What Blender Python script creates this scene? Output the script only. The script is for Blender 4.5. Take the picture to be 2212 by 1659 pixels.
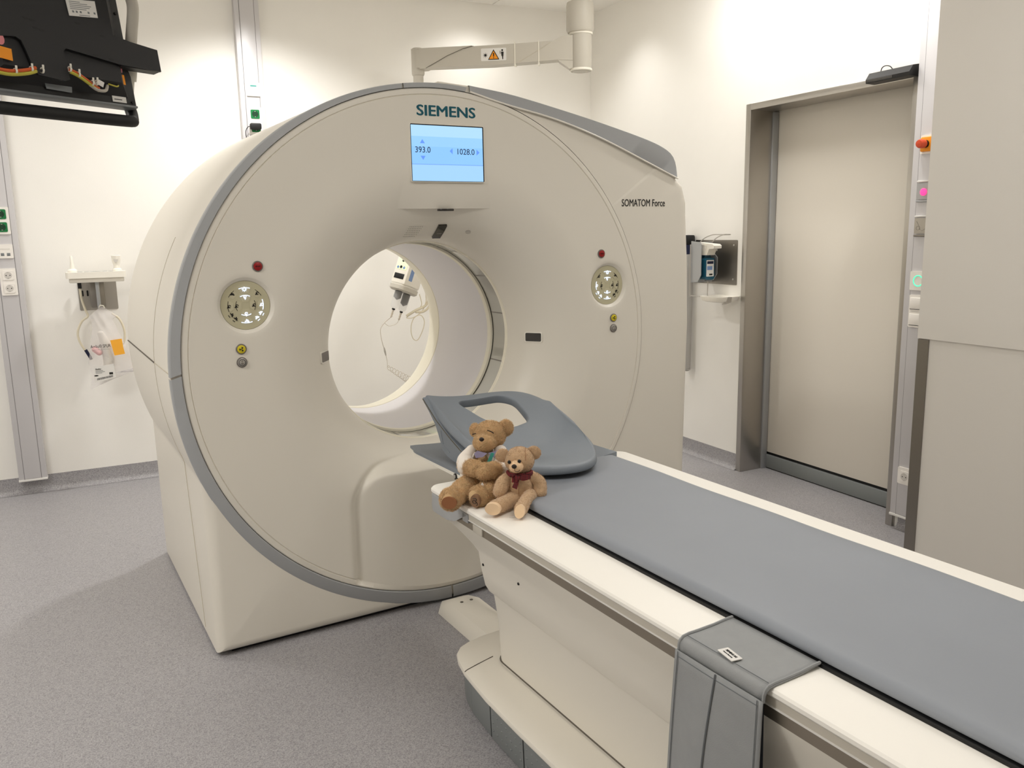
import bpy, bmesh, math, random
from mathutils import Vector, Matrix
R_ = math.radians
random.seed(7)
for o in list(bpy.data.objects): bpy.data.objects.remove(o)
SC = bpy.context.scene
COL = SC.collection

# ---------------------------------------------------------------- camera
YAW, PITCH, ROLL, FPX = R_(26.25), R_(10.35), R_(1.10), 1803.0
cam_d = bpy.data.cameras.new('camera'); cam = bpy.data.objects.new('camera', cam_d); COL.objects.link(cam)
cam_d.sensor_width = 36.0; cam_d.lens = FPX / 2212 * 36.0; cam_d.clip_start = .02
fw = Vector((math.sin(YAW) * math.cos(PITCH), math.cos(YAW) * math.cos(PITCH), -math.sin(PITCH)))
rt = Vector((math.cos(YAW), -math.sin(YAW), 0)); dn = fw.cross(rt)
rt2 = rt * math.cos(ROLL) + dn * math.sin(ROLL); dn2 = dn * math.cos(ROLL) - rt * math.sin(ROLL)
m3 = Matrix((rt2, -dn2, -fw)).transposed()
cam.matrix_world = Matrix.Translation((0, 0, 1.5)) @ m3.to_4x4()
SC.camera = cam
# ---------------------------------------------------------------- world, exposure
w = bpy.data.worlds.new('world'); SC.world = w; w.use_nodes = True
w.node_tree.nodes['Background'].inputs[0].default_value = (1, .97, .92, 1)
w.node_tree.nodes['Background'].inputs[1].default_value = .05
SC.view_settings.view_transform = 'Standard'; SC.view_settings.look = 'None'
SC.view_settings.gamma = 1; SC.view_settings.use_curve_mapping = False
SC.view_settings.exposure = 0.15
CEIL = 3.08
WARM = (1, .98, .95)
# recessed ceiling panels: (x, y, sx, sy, power); round downlights: (x, y, power)
PANELS = [(1.3, .9, 1.2, .6, 11), (-1.9, 1.7, 1.2, .6, 45), (-.9, 4.1, .6, .6, 9), (2.9, 3.75, .6, .3, 12)]  # the far left panel is an added fill lamp, brightening table side and walls
DOWNS = [(3.14, 4.95, 2.4, 112), (3.2, 2.74, 6.5, 125), (-.4, 4.85, 1.6, 140), (.95, 4.95, 16, 140), (-1.6, 4.7, 2.5, 140), (2.5, 5.32, 2.2, 140), (2.6, 1.3, 4.5, 150)]
SC.cycles.max_bounces = 14; SC.cycles.diffuse_bounces = 9

# ---------------------------------------------------------------- materials
def lin(c):
    return tuple((x / 255 / 12.92 if x / 255 <= .04045 else ((x / 255 + .055) / 1.055) ** 2.4) for x in c)
MATS = {}
def mat(name, col, rough=.5, metal=0., bump=None, var=None, emit=None, alpha=None, trans=0., ior=1.45, coat=0., sheen=0., aniso=None):
    m = bpy.data.materials.new(name); m.use_nodes = True; MATS[name] = m
    nt = m.node_tree; b = nt.nodes['Principled BSDF']
    c = lin(col) + (1,)
    b.inputs['Base Color'].default_value = c
    b.inputs['Roughness'].default_value = rough; b.inputs['Metallic'].default_value = metal
    b.inputs['IOR'].default_value = ior; b.inputs['Transmission Weight'].default_value = trans
    b.inputs['Coat Weight'].default_value = coat; b.inputs['Sheen Weight'].default_value = sheen
    tc = None
    def coords():
        nonlocal tc
        if tc is None: tc = nt.nodes.new('ShaderNodeTexCoord')
        return tc.outputs['Object']
    if var:  # (scale, amount): slight mottling of the colour itself
        n = nt.nodes.new('ShaderNodeTexNoise'); n.inputs['Scale'].default_value = var[0]; n.inputs['Detail'].default_value = 4
        nt.links.new(coords(), n.inputs['Vector'])
        mp = nt.nodes.new('ShaderNodeMapRange'); mp.inputs[1].default_value = .3; mp.inputs[2].default_value = .7
        mp.inputs[3].default_value = 1 - var[1]; mp.inputs[4].default_value = 1 + var[1]
        nt.links.new(n.outputs[0], mp.inputs[0])
        hs = nt.nodes.new('ShaderNodeHueSaturation'); hs.inputs['Color'].default_value = c
        nt.links.new(mp.outputs[0], hs.inputs['Value']); nt.links.new(hs.outputs[0], b.inputs['Base Color'])
    if bump:
        n = nt.nodes.new('ShaderNodeTexNoise'); n.inputs['Scale'].default_value = bump[0]; n.inputs['Detail'].default_value = 3
        mpn = nt.nodes.new('ShaderNodeMapping'); nt.links.new(coords(), mpn.inputs[0]); nt.links.new(mpn.outputs[0], n.inputs['Vector'])
        if aniso: mpn.inputs['Scale'].default_value = aniso
        bp = nt.nodes.new('ShaderNodeBump'); bp.inputs['Strength'].default_value = bump[1]; bp.inputs['Distance'].default_value = .002
        nt.links.new(n.outputs[0], bp.inputs['Height']); nt.links.new(bp.outputs[0], b.inputs['Normal'])
    if emit:
        b.inputs['Emission Color'].default_value = lin(emit[0]) + (1,); b.inputs['Emission Strength'].default_value = emit[1]
    if alpha is not None: b.inputs['Alpha'].default_value = alpha
    return m
mat('wall_paint', (242, 240, 235), .6, bump=(220, .12), var=(3, .012))
mat('ceiling_paint', (245, 243, 238), .7, var=(4, .01))
mat('wall_panel', (222, 218, 211), .45, bump=(260, .1))
mat('plastic', (229, 224, 213), .38, bump=(500, .04))
mat('plastic_white', (240, 236, 226), .3)
mat('liner', (232, 230, 233), .45)
mat('lip_cream', (243, 238, 220), .35)
mat('ring_grey', (166, 168, 170), .42, bump=(600, .05))
mat('seam', (96, 90, 80), .8)
mat('seam_light', (196, 188, 170), .8)
mat('black', (14, 14, 15), .5)
mat('black_metal', (26, 26, 28), .55, bump=(900, .2))
mat('rubber', (18, 18, 19), .6)
mat('dark_glass', (40, 36, 32), .12, coat=.5)
mat('smoke_glass', (176, 174, 164), .08, coat=.3)
mat('grey_window', (118, 112, 106), .3)
mat('bezel_grey', (120, 114, 108), .4)
mat('teal', (0, 88, 104), .5)
mat('ink', (28, 26, 24), .6)
mat('ink_blue', (22, 32, 60), .6, emit=((22, 34, 66), .6))
mat('panel_olive', (196, 190, 160), .45)
mat('key_olive', (201, 195, 166), .4)
mat('led', (235, 242, 255), .4, emit=((205, 222, 255), 1.1))
mat('red', (150, 22, 24), .35)
mat('red_text', (70, 10, 10), .5)
mat('yellow', (214, 196, 40), .4)
mat('silver', (188, 184, 178), .3, metal=.5)
mat('steel', (182, 178, 172), .33, metal=1., bump=(60, .06), aniso=(1, 1, 14))
mat('steel_dark', (148, 143, 136), .38, metal=1., bump=(60, .05), aniso=(1, 1, 14))
mat('alu', (176, 178, 180), .45, metal=.6)
mat('duct', (206, 204, 206), .45, metal=.15)
mat('duct_line', (128, 126, 126), .6)
mat('door_leaf', (228, 222, 211), .5, bump=(240, .06))
mat('kick', (126, 130, 130), .5, bump=(400, .08))
mat('vinyl', (140, 145, 153), .5, bump=(160, .05), var=(5, .02))
mat('vinyl_dark', (128, 135, 143), .5, bump=(300, .12))
mat('cloth_grey', (150, 152, 153), .85, bump=(500, .25), var=(30, .03))
mat('cloth_dark', (62, 66, 74), .9)
mat('stitch', (110, 114, 117), .9)
mat('table_white', (245, 242, 235), .42)
mat('rail', (150, 141, 128), .35, metal=.7)
mat('rail_beige', (196, 190, 178), .45)
mat('fur_curly', (214, 182, 136), .9, var=(60, .12), sheen=.4)
mat('fur_short', (198, 166, 130), .9, bump=(420, .5), var=(50, .06), sheen=.4)
mat('fur_cream', (236, 204, 166), .9, bump=(420, .4), sheen=.3)
mat('sole_brown', (146, 96, 62), .85, bump=(400, .2))
mat('sole_taupe', (136, 104, 78), .85, bump=(400, .2))
mat('fabric_white', (236, 228, 218), .8, bump=(300, .15))
mat('fabric_lilac', (158, 152, 184), .8)
mat('green_paint', (20, 116, 62), .4)
mat('green_dark', (8, 58, 30), .5)
mat('socket_white', (240, 236, 230), .35)
mat('tag_teal', (60, 150, 140), .6)
mat('navy', (24, 30, 62), .6)
mat('roll_grey', (178, 176, 172), .55, bump=(40, .3))
mat('bottle_blue', (36, 96, 122), .25, trans=.25)
mat('orange', (240, 150, 20), .5)
mat('red_knob', (206, 74, 36), .4)
mat('wire_orange', (206, 92, 40), .5)
mat('wire_yellow', (188, 180, 70), .5)
mat('wire_grey', (178, 172, 162), .5)
mat('label_white', (226, 224, 220), .6)
mat('label_grey', (120, 124, 126), .5)
mat('pink', (214, 132, 136), .6)
mat('lit_pink', (255, 60, 130), .4, emit=((255, 56, 120), 1.6))
mat('lit_green', (40, 220, 150), .4, emit=((50, 225, 155), 1.6))
mat('arm_grey', (192, 187, 176), .45)
mat('cable_tie', (232, 228, 216), .5)
mat('clear', (240, 240, 240), .1, alpha=.28)
mat('clear_film', (242, 238, 238), .2, alpha=.26)
mat('card_orange', (246, 176, 56), .5)
mat('pale_pink', (232, 190, 190), .6)
mat('tube_clear', (206, 196, 180), .3, alpha=.75)
mat('tube_cream', (226, 218, 196), .4)
mat('lamp_glow', (255, 246, 230), .5, emit=((255, 246, 230), 3.0))
mat('fur_dark', (40, 28, 20), .4)
mat('green_screen', (216, 224, 190), .4, emit=((206, 220, 176), .45))
mat('blue_print', (120, 146, 190), .5)
def floor_mat():
    m = bpy.data.materials.new('floor_vinyl'); m.use_nodes = True; MATS['floor_vinyl'] = m
    nt = m.node_tree; b = nt.nodes['Principled BSDF']; L = nt.links.new
    tc = nt.nodes.new('ShaderNodeTexCoord')
    def noise(s, d=3):
        n = nt.nodes.new('ShaderNodeTexNoise'); n.inputs['Scale'].default_value = s; n.inputs['Detail'].default_value = d
        L(tc.outputs['Object'], n.inputs['Vector']); return n
    def ramp(src, *st):
        r = nt.nodes.new('ShaderNodeValToRGB'); e = r.color_ramp.elements
        while len(e) < len(st): e.new(.5)
        for k, (p, c) in enumerate(st): e[k].position = p; e[k].color = lin(c) + (1,)
        L(src, r.inputs[0]); return r
    a = ramp(noise(230).outputs[0], (.36, (120, 118, 121)), (.5, (155, 153, 156)), (.64, (181, 179, 181)))
    v = nt.nodes.new('ShaderNodeTexVoronoi'); v.inputs['Scale'].default_value = 150; L(tc.outputs['Object'], v.inputs['Vector'])
    bch = ramp(v.outputs['Color'], (.0, (116, 114, 117)), (.45, (155, 153, 156)), (1., (178, 176, 178)))
    mx = nt.nodes.new('ShaderNodeMix'); mx.data_type = 'RGBA'; mx.inputs[0].default_value = .42
    L(a.outputs[0], mx.inputs[6]); L(bch.outputs[0], mx.inputs[7]); L(mx.outputs[2], b.inputs['Base Color'])
    b.inputs['Roughness'].default_value = .42
    bp = nt.nodes.new('ShaderNodeBump'); bp.inputs['Strength'].default_value = .12; bp.inputs['Distance'].default_value = .002
    L(noise(300).outputs[0], bp.inputs['Height']); L(bp.outputs[0], b.inputs['Normal'])
floor_mat()
def plaid_mat():
    m = bpy.data.materials.new('plaid'); m.use_nodes = True; MATS['plaid'] = m
    nt = m.node_tree; b = nt.nodes['Principled BSDF']; L = nt.links.new; b.inputs['Roughness'].default_value = .8
    tc = nt.nodes.new('ShaderNodeTexCoord'); prev = None
    for d, ax in enumerate('XZ'):
        wv = nt.nodes.new('ShaderNodeTexWave'); wv.bands_direction = ax; wv.inputs['Scale'].default_value = 70
        L(tc.outputs['Object'], wv.inputs['Vector'])
        r = nt.nodes.new('ShaderNodeValToRGB'); e = r.color_ramp.elements
        e[0].color = lin((120, 26, 28)) + (1,); e[1].color = lin((46, 22, 30)) + (1,); e[0].position = .45; e[1].position = .6
        L(wv.outputs[0], r.inputs[0])
        if prev is None: prev = r.outputs[0]
        else:
            mx = nt.nodes.new('ShaderNodeMix'); mx.data_type = 'RGBA'; mx.inputs[0].default_value = .5
            L(prev, mx.inputs[6]); L(r.outputs[0], mx.inputs[7]); L(mx.outputs[2], b.inputs['Base Color'])
plaid_mat()
def screen_mat():
    m = bpy.data.materials.new('screen_image'); m.use_nodes = True; MATS['screen_image'] = m
    nt = m.node_tree; b = nt.nodes['Principled BSDF']; L = nt.links.new
    tc = nt.nodes.new('ShaderNodeTexCoord'); sp = nt.nodes.new('ShaderNodeSeparateXYZ'); L(tc.outputs['Generated'], sp.inputs[0])
    r = nt.nodes.new('ShaderNodeValToRGB'); r.color_ramp.interpolation = 'CONSTANT'; e = r.color_ramp.elements
    st = [(0., (160, 207, 250)), (.29, (122, 170, 240)), (.305, (140, 196, 250)), (.62, (150, 203, 250)), (.80, (172, 216, 252))]
    while len(e) < len(st): e.new(.5)
    for k, (p, c) in enumerate(st): e[k].position = p; e[k].color = lin(c) + (1,)
    L(sp.outputs[2], r.inputs[0])
    b.inputs['Base Color'].default_value = (.02, .02, .03, 1); b.inputs['Roughness'].default_value = .25
    L(r.outputs[0], b.inputs['Emission Color']); b.inputs['Emission Strength'].default_value = 1.0
screen_mat()

# ---------------------------------------------------------------- mesh builder
class MB:
    def __init__(s): s.v = []; s.f = []
    def add(s, v, f, M=None):
        n = len(s.v)
        s.v += [tuple(M @ Vector(p)) for p in v] if M is not None else [tuple(p) for p in v]
        s.f += [tuple(i + n for i in q) for q in f]; return s
    def box(s, c, d, b=0., M=None, seg=2):
        bm = bmesh.new(); bmesh.ops.create_cube(bm, size=1)
        for v in bm.verts: v.co = Vector((v.co.x * d[0], v.co.y * d[1], v.co.z * d[2]))
        if b > 0: bmesh.ops.bevel(bm, geom=bm.edges[:], offset=min(b, min(d) * .49), segments=seg, affect='EDGES', profile=.5)
        T = Matrix.Translation(c)
        T = (M @ T) if M is not None else T
        bm.verts.index_update()
        s.add([v.co for v in bm.verts], [[v.index for v in f.verts] for f in bm.faces], T); bm.free(); return s
    def bx(s, x0, x1, y0, y1, z0, z1, b=0.):
        return s.box(((x0 + x1) / 2, (y0 + y1) / 2, (z0 + z1) / 2), (abs(x1 - x0), abs(y1 - y0), abs(z1 - z0)), b)
    def grid(s, fn, nu, nv, cu=False, cv=False, skip=None):
        n = len(s.v); a = nu if cu else nu + 1; b = nv if cv else nv + 1
        for i in range(a):
            for j in range(b): s.v.append(tuple(fn(i / nu, j / nv)))
        for i in range(nu):
            for j in range(nv):
                if skip and skip((i + .5) / nu, (j + .5) / nv): continue
                i2, j2 = (i + 1) % a, (j + 1) % b
                s.f.append((n + i * b + j, n + i2 * b + j, n + i2 * b + j2, n + i * b + j2))
        return s
    def lathe(s, prof, o, ax='y', n=48, a0=0., a1=2 * math.pi):
        full = abs(a1 - a0 - 2 * math.pi) < 1e-6
        def fn(u, k):
            r, h = prof[int(round(k * (len(prof) - 1)))]; a = a0 + (a1 - a0) * u; c, t = r * math.cos(a), r * math.sin(a)
            return {'y': (o[0] + c, o[1] + h, o[2] + t), 'z': (o[0] + c, o[1] + t, o[2] + h), 'x': (o[0] + h, o[1] + c, o[2] + t)}[ax]
        return s.grid(fn, n, len(prof) - 1, cu=full)
    def tube(s, path, r, n=10, closed=False, cap=True):
        P = [Vector(p) for p in path]; m = len(P); rr = r if isinstance(r, (list, tuple)) else [r] * m
        T = []
        for i in range(m):
            a = P[(i - 1) % m] if (closed or i > 0) else P[i]; b = P[(i + 1) % m] if (closed or i < m - 1) else P[i]
            T.append((b - a).normalized())
        up = Vector((0, 0, 1)) if abs(T[0].z) < .9 else Vector((1, 0, 0))
        u = T[0].cross(up).normalized(); base = len(s.v)
        for i in range(m):
            u = (u - T[i] * u.dot(T[i])).normalized(); w_ = T[i].cross(u)
            for k in range(n):
                a = 2 * math.pi * k / n; s.v.append(tuple(P[i] + (u * math.cos(a) + w_ * math.sin(a)) * rr[i]))
        for i in range(m if closed else m - 1):
            j = (i + 1) % m
            for k in range(n):
                k2 = (k + 1) % n; s.f.append((base + i * n + k, base + i * n + k2, base + j * n + k2, base + j * n + k))
        if cap and not closed:
            s.f.append(tuple(base + k for k in reversed(range(n)))); s.f.append(tuple(base + (m - 1) * n + k for k in range(n)))
        return s
    def cyl(s, p0, p1, r, r1=None, n=24): return s.tube([p0, p1], [r, r if r1 is None else r1], n)
    def ell(s, c, rad, M=None, nu=24, nv=14):
        T = Matrix.Translation(c) @ (M.to_4x4() if M is not None else Matrix()); v = []; f = []
        for j in range(1, nv):
            t = math.pi * j / nv
            for i in range(nu):
                a = 2 * math.pi * i / nu
                v.append((rad[0] * math.sin(t) * math.cos(a), rad[1] * math.sin(t) * math.sin(a), rad[2] * math.cos(t)))
        for j in range(nv - 2):
            for i in range(nu):
                i2 = (i + 1) % nu; f.append((j * nu + i, (j + 1) * nu + i, (j + 1) * nu + i2, j * nu + i2))
        v += [(0, 0, rad[2]), (0, 0, -rad[2])]; a, b = len(v) - 2, len(v) - 1
        for i in range(nu):
            f.append((a, i, (i + 1) % nu)); f.append((b, (nv - 2) * nu + (i + 1) % nu, (nv - 2) * nu + i))
        return s.add(v, f, T)
    def prism(s, poly, fn, d0, d1):
        n = len(poly); v = [fn(p[0], p[1], d0) for p in poly] + [fn(p[0], p[1], d1) for p in poly]
        f = [tuple(range(n)), tuple(reversed(range(n, 2 * n)))] + [(i, i + n, (i + 1) % n + n, (i + 1) % n) for i in range(n)]
        return s.add(v, f)
def rrect(x0, x1, y0, y1, r, n=5):
    out = []
    for cx, cy, a in ((x1 - r, y1 - r, 0), (x0 + r, y1 - r, 90), (x0 + r, y0 + r, 180), (x1 - r, y0 + r, 270)):
        for k in range(n + 1):
            t = R_(a + 90 * k / n); out.append((cx + r * math.cos(t), cy + r * math.sin(t)))
    return out
XZ = lambda x, z, d: (x, d, z)
XY = lambda x, y, d: (x, y, d)
YZ = lambda y, z, d: (d, y, z)

# ---------------------------------------------------------------- frames, things, parts
class Frame:
    def __init__(s, o, rz): s.M = Matrix.Translation(o) @ Matrix.Rotation(rz, 4, 'Z'); s.rz = rz
ROOM = Frame((0, 0, 0), 0)
GF = Frame((0, 0, 0), R_(4))                 # scanner and table stand turned 4 degrees in the room
RW = Frame((3.5, 0, 0), R_(-90))             # on the right wall: x runs along it, -y comes off it
BW = Frame((0, 5.66, 0), 0)                  # on the back wall
MF = Frame((.182, 3.0, 0), R_(33))           # monitor rig
ORG = {}
def tag(o, label=None, cat=None, group=None, kind=None):
    for k, v in (('label', label), ('category', cat), ('group', group), ('kind', kind)):
        if v: o[k] = v
    return o
def thing(name, label, cat, base, fr=ROOM, group=None):
    o = bpy.data.objects.new(name, None); COL.objects.link(o); o.empty_display_size = .05
    o.matrix_world = fr.M @ Matrix.Translation(base); ORG[o.name] = Vector(base)
    return tag(o, label, cat, group)
def mesh_of(name, mb, m, org, ang=35):
    me = bpy.data.meshes.new(name)
    me.from_pydata([(p[0] - org.x, p[1] - org.y, p[2] - org.z) for p in mb.v], [], mb.f)
    bm = bmesh.new(); bm.from_mesh(me); bmesh.ops.recalc_face_normals(bm, faces=bm.faces[:]); bm.to_mesh(me); bm.free()
    me.polygons.foreach_set('use_smooth', [True] * len(me.polygons)); me.set_sharp_from_angle(angle=R_(ang))
    me.materials.append(MATS[m]); me.update(); return me
def part(name, mb, m, parent, label=None, kind=None, ang=35):
    org = ORG[parent.name]; o = bpy.data.objects.new(name, mesh_of(name, mb, m, org, ang)); COL.objects.link(o)
    o.parent = parent; ORG[o.name] = org
    return tag(o, label, None, None, kind)
def solo(name, mb, m, label, cat, base, fr=ROOM, group=None, kind=None, ang=35):
    o = bpy.data.objects.new(name, mesh_of(name, mb, m, Vector(base), ang)); COL.objects.link(o)
    o.matrix_world = fr.M @ Matrix.Translation(base); ORG[o.name] = Vector(base)
    return tag(o, label, cat, group, kind)
def struct(name, mb, m, label=None, cat=None, fr=ROOM, base=(0, 0, 0)):
    return solo(name, mb, m, label, cat, base, fr, None, 'structure')
def text_geo(txt, bold=0., ext=.0):
    c = bpy.data.curves.new('t', 'FONT'); c.body = txt; c.size = 1; c.offset = bold; c.extrude = ext; c.resolution_u = 3
    o = bpy.data.objects.new('t', c); COL.objects.link(o)
    dg = bpy.context.evaluated_depsgraph_get(); me = bpy.data.meshes.new_from_object(o.evaluated_get(dg))
    v = [tuple(x.co) for x in me.vertices]; f = [tuple(p.vertices) for p in me.polygons]
    bpy.data.objects.remove(o); bpy.data.curves.remove(c); bpy.data.meshes.remove(me)
    return v, f
def text(mb, txt, x0, x1, z0, z1, y, bold=0., fn=None, th=.0008):
    """flat lettering fitted into the box x0..x1, z0..z1 on the plane y"""
    v, f = text_geo(txt, 0., .5)
    if bold:
        v0, f0 = list(v), list(f)
        for dx, dy in ((1, 0), (-1, 0), (0, .6), (0, -.6)):
            f = f + [tuple(i + len(v) for i in q) for q in f0]; v = v + [(p[0] + dx * bold, p[1] + dy * bold, p[2] * (1 + .1 * dx + .05 * dy)) for p in v0]
    X = [p[0] for p in v]; Y = [p[1] for p in v]; a, b, c, d = min(X), max(X), min(Y), max(Y)
    fn = fn or (lambda x, z, h: (x, y + h, z))
    mb.add([fn(x0 + (p[0] - a) / (b - a) * (x1 - x0), z0 + (p[1] - c) / (d - c) * (z1 - z0), -th * 2 * abs(p[2]) if p[2] > 0 else 0) for p in v], f)
    return mb
def tarc(cx, cz, r, a0, a1, wd, y, n=12, mb=None, th=.0008):
    mb = mb or MB()
    pts = [(cx + (r + wd / 2) * math.cos(R_(a0 + (a1 - a0) * k / n)), cz + (r + wd / 2) * math.sin(R_(a0 + (a1 - a0) * k / n))) for k in range(n + 1)]
    pts += [(cx + (r - wd / 2) * math.cos(R_(a1 + (a0 - a1) * k / n)), cz + (r - wd / 2) * math.sin(R_(a1 + (a0 - a1) * k / n))) for k in range(n + 1)]
    m = len(pts); k2 = n + 1
    v = [XZ(p[0], p[1], y - th) for p in pts] + [XZ(p[0], p[1], y) for p in pts]
    f = [(i, i + 1, m - 2 - i, m - 1 - i) for i in range(n)] + [(i, i + m, (i + 1) % m + m, (i + 1) % m) for i in range(m)]
    return mb.add(v, f)
def crom(P, n):
    P = [Vector(p) for p in P]; Q = [2 * P[0] - P[1]] + P + [2 * P[-1] - P[-2]]; out = []
    for i in range(1, len(Q) - 2):
        for k in range(n):
            t = k / n; a, b, c, d = Q[i - 1], Q[i], Q[i + 1], Q[i + 2]
            out.append(.5 * ((2 * b) + (c - a) * t + (2 * a - 5 * b + 4 * c - d) * t * t + (3 * b - a - 3 * c + d) * t ** 3))
    return out + [P[-1]]
def smooth(a, b, x):
    t = max(0., min(1., (x - a) / (b - a))); return t * t * (3 - 2 * t)

# ================================================================ THE ROOM
XL, YN = -3.2, -2.6
struct('floor', MB().bx(XL, 3.9, YN, 5.8, -.1, 0), 'floor_vinyl')
struct('ceiling', MB().bx(XL, 3.9, YN, 5.8, CEIL, CEIL + .1), 'ceiling_paint')
struct('wall_back', MB().bx(XL, 3.9, 5.66, 5.8, 0, CEIL), 'wall_paint')
struct('wall_left', MB().bx(XL - .1, XL, YN, 5.8, 0, CEIL), 'wall_paint')
struct('wall_front', MB().bx(XL, 3.9, YN - .1, YN, 0, CEIL), 'wall_paint')
wr = MB().bx(3.5, 3.66, 3.9, 5.66, 0, CEIL).bx(3.5, 3.66, 2.76, 3.9, 2.18, CEIL).bx(3.5, 3.66, YN, 2.76, 0, CEIL)
wr.bx(3.78, 3.9, 2.4, 4.4, 0, CEIL)
struct('wall_right', wr, 'wall_paint')
pw = MB().bx(3.2, 3.499, YN, 2.455, 0, 1.008).bx(3.193, 3.499, YN, 2.46, 1.009, CEIL)
struct('wall_partition', pw, 'wall_panel')
struct('trim_1', MB().bx(3.194, 3.2, 2.405, 2.458, 0, 1.006).bx(3.2, 3.24, 2.455, 2.459, 0, 1.006), 'steel_dark')
def cove(mb, p0, p1, nx, ny, hgt=.1):
    prof = [(.0, hgt), (.004, hgt), (.004, .03), (.010, .014), (.022, .005), (.035, .001), (.0, .0)]
    def fn(u, k):
        d, z = prof[int(round(k * (len(prof) - 1)))]
        return (p0[0] + (p1[0] - p0[0]) * u + nx * d, p0[1] + (p1[1] - p0[1]) * u + ny * d, z)
    return mb.grid(fn, 1, len(prof) - 1)
struct('baseboard_back', cove(MB(), (XL, 5.66), (3.5, 5.66), 0, -1), 'floor_vinyl')
struct('baseboard_right', cove(cove(MB(), (3.5, 3.915), (3.5, 5.66), -1, 0), (3.5, 2.46), (3.5, 2.735), -1, 0), 'floor_vinyl')
# ceiling access panel whose corner shows at the top edge
struct('trim_2', MB().bx(.9, 2.685, 3.6, 5.648, CEIL - .006, CEIL - .0005, .002), 'ceiling_paint')
struct('trim_3', MB().bx(2.693, 2.75, 3.6, 5.655, CEIL - .008, CEIL - .0005, .002), 'ceiling_paint')

# sliding door in a stainless frame
dr = thing('door_1', 'tall cream sliding door set back in a stainless steel frame', None, (3.6, 3.35, 0), RW.__class__((0, 0, 0), 0))
dr['kind'] = 'structure'
part('leaf', MB().bx(3.690, 3.735, 2.77, 3.93, .105, 2.3, .003), 'door_leaf', dr)
part('kick_plate', MB().bx(3.682, 3.73, 2.77, 3.88, .006, .088, .002), 'kick', dr, 'grey metal threshold strip along the door foot')
part('shadow_gap', MB().bx(3.700, 3.725, 2.77, 3.88, .088, .105).bx(3.69, 3.725, 2.77, 3.88, .0, .006), 'black', dr)
fr = MB()
fr.bx(3.478, 3.66, 3.872, 3.912, 0, 2.198, .003)
fr.bx(3.478, 3.66, 2.755, 2.795, 0, 2.198, .003)
fr.bx(3.4785, 3.66, 2.79, 3.875, 2.162, 2.1975, .003)
part('frame', fr, 'steel', dr, 'brushed stainless door frame')
part('guide_profile', MB().bx(3.645, 3.688, 3.862, 3.905, 0, 2.16, .004), 'alu', dr)

# ceiling luminaires (out of the frame)
for k, (x, y, sx, sy, p) in enumerate(PANELS):
    t = thing('ceiling_lamp', ['large rectangular ceiling lamp above the patient table', 'added rectangular fill lamp far left of the patient table', 'square ceiling lamp left of the scanner', 'square ceiling lamp between the scanner and the right wall'][k], 'lamp', (x, y, CEIL - .002))
    z = CEIL
    part('housing', MB().bx(x - sx / 2 - .02, x + sx / 2 + .02, y - sy / 2 - .02, y + sy / 2 + .02, z - .006, z - .002), 'alu', t)
    part('diffuser', MB().bx(x - sx / 2, x + sx / 2, y - sy / 2, y + sy / 2, z - .009, z - .006), 'lamp_glow', t)
    l = bpy.data.lights.new('panel_light', 'AREA'); l.shape = 'RECTANGLE'; l.size = sx; l.size_y = sy; l.energy = p; l.color = WARM
    o = bpy.data.objects.new('panel_light', l); COL.objects.link(o); o.location = (x, y, z - .015)
for k, (x, y, p, cone) in enumerate(DOWNS):
    t = thing('downlight', ['round downlight in the room corner', 'round downlight beside the door', 'round downlight above the wall shelf', 'round downlight behind the scanner bore', 'round downlight at the far left wall', 'round downlight behind the right scanner shoulder', 'round downlight in front of the partition wall'][k], 'lamp', (x, y, CEIL - .002))
    part('trim_ring', MB().lathe([(.075, -.002), (.095, -.002), (.095, -.008), (.075, -.012), (.075, -.002)], (x, y, CEIL), 'z', 32), 'alu', t)
    part('diffuser', MB().lathe([(.0001, -.006), (.075, -.006)], (x, y, CEIL), 'z', 32), 'lamp_glow', t)
    l = bpy.data.lights.new('down_light', 'SPOT'); l.energy = p * 8; l.spot_size = R_(cone); l.spot_blend = .85; l.shadow_soft_size = .07; l.color = WARM
    o = bpy.data.objects.new('down_light', l); COL.objects.link(o); o.location = (x, y, CEIL - .02)

# ================================================================ CT SCANNER
CX, CZ, YF = 1.43, 1.055, 2.94
ct = thing('ct_scanner', 'large cream CT scanner gantry with round bore and grey ring', 'scanner', (CX, 3.55, 0), GF)
def dish(r):
    if r >= .72: return YF
    t = math.asin(min(1., (.72 - r) / .305)); return YF + .26 * (1 - math.cos(t))
def arch_d(x, z):  # signed distance to the arched leg panel
    qx, qz = abs(x - CX) - .27, abs(z + .2) - .66
    return math.hypot(max(qx, 0), max(qz, 0)) + min(max(qx, qz), 0) - .14
def cover_y(x, z, r, y0):
    d = arch_d(x, z)
    if d > .06: return y0
    yp = YF - .012 + .03 * ((x - CX) / .41) ** 2
    m = 1 - smooth(-.022, .018, d)
    return y0 * (1 - m) + yp * m + .015 * math.exp(-((d - .004) / .014) ** 2)
rs = [(.9788, YF + .03), (.9785, YF + .0045), (.977, YF + .0015), (.973, YF + .0003), (.958, YF), (.9555, YF + .0035), (.953, YF)]
k = .946
while k > .7201: rs.append((k, YF)); k -= .006
for i in range(0, 61):
    t = math.pi / 2 * i / 60; rs.append((.72 - .305 * math.sin(t), YF + .26 * (1 - math.cos(t))))
NT = 900
cov = MB()
def cfn(u, kk):
    r, y = rs[int(round(kk * (len(rs) - 1)))]; a = 2 * math.pi * u
    k_ = smooth(.72, .95, r); r += .003 * smooth(.90, .94, r)
    x, z = CX - .0125 * k_ + r * math.cos(a), CZ - .007 * k_ + r * math.sin(a)
    return (x, cover_y(x, z, r, y) if r < .975 else y, z)
cov.grid(cfn, NT, len(rs) - 1, cu=True)
PAN = [(.664, 1.267), (2.212, 1.262)]
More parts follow.
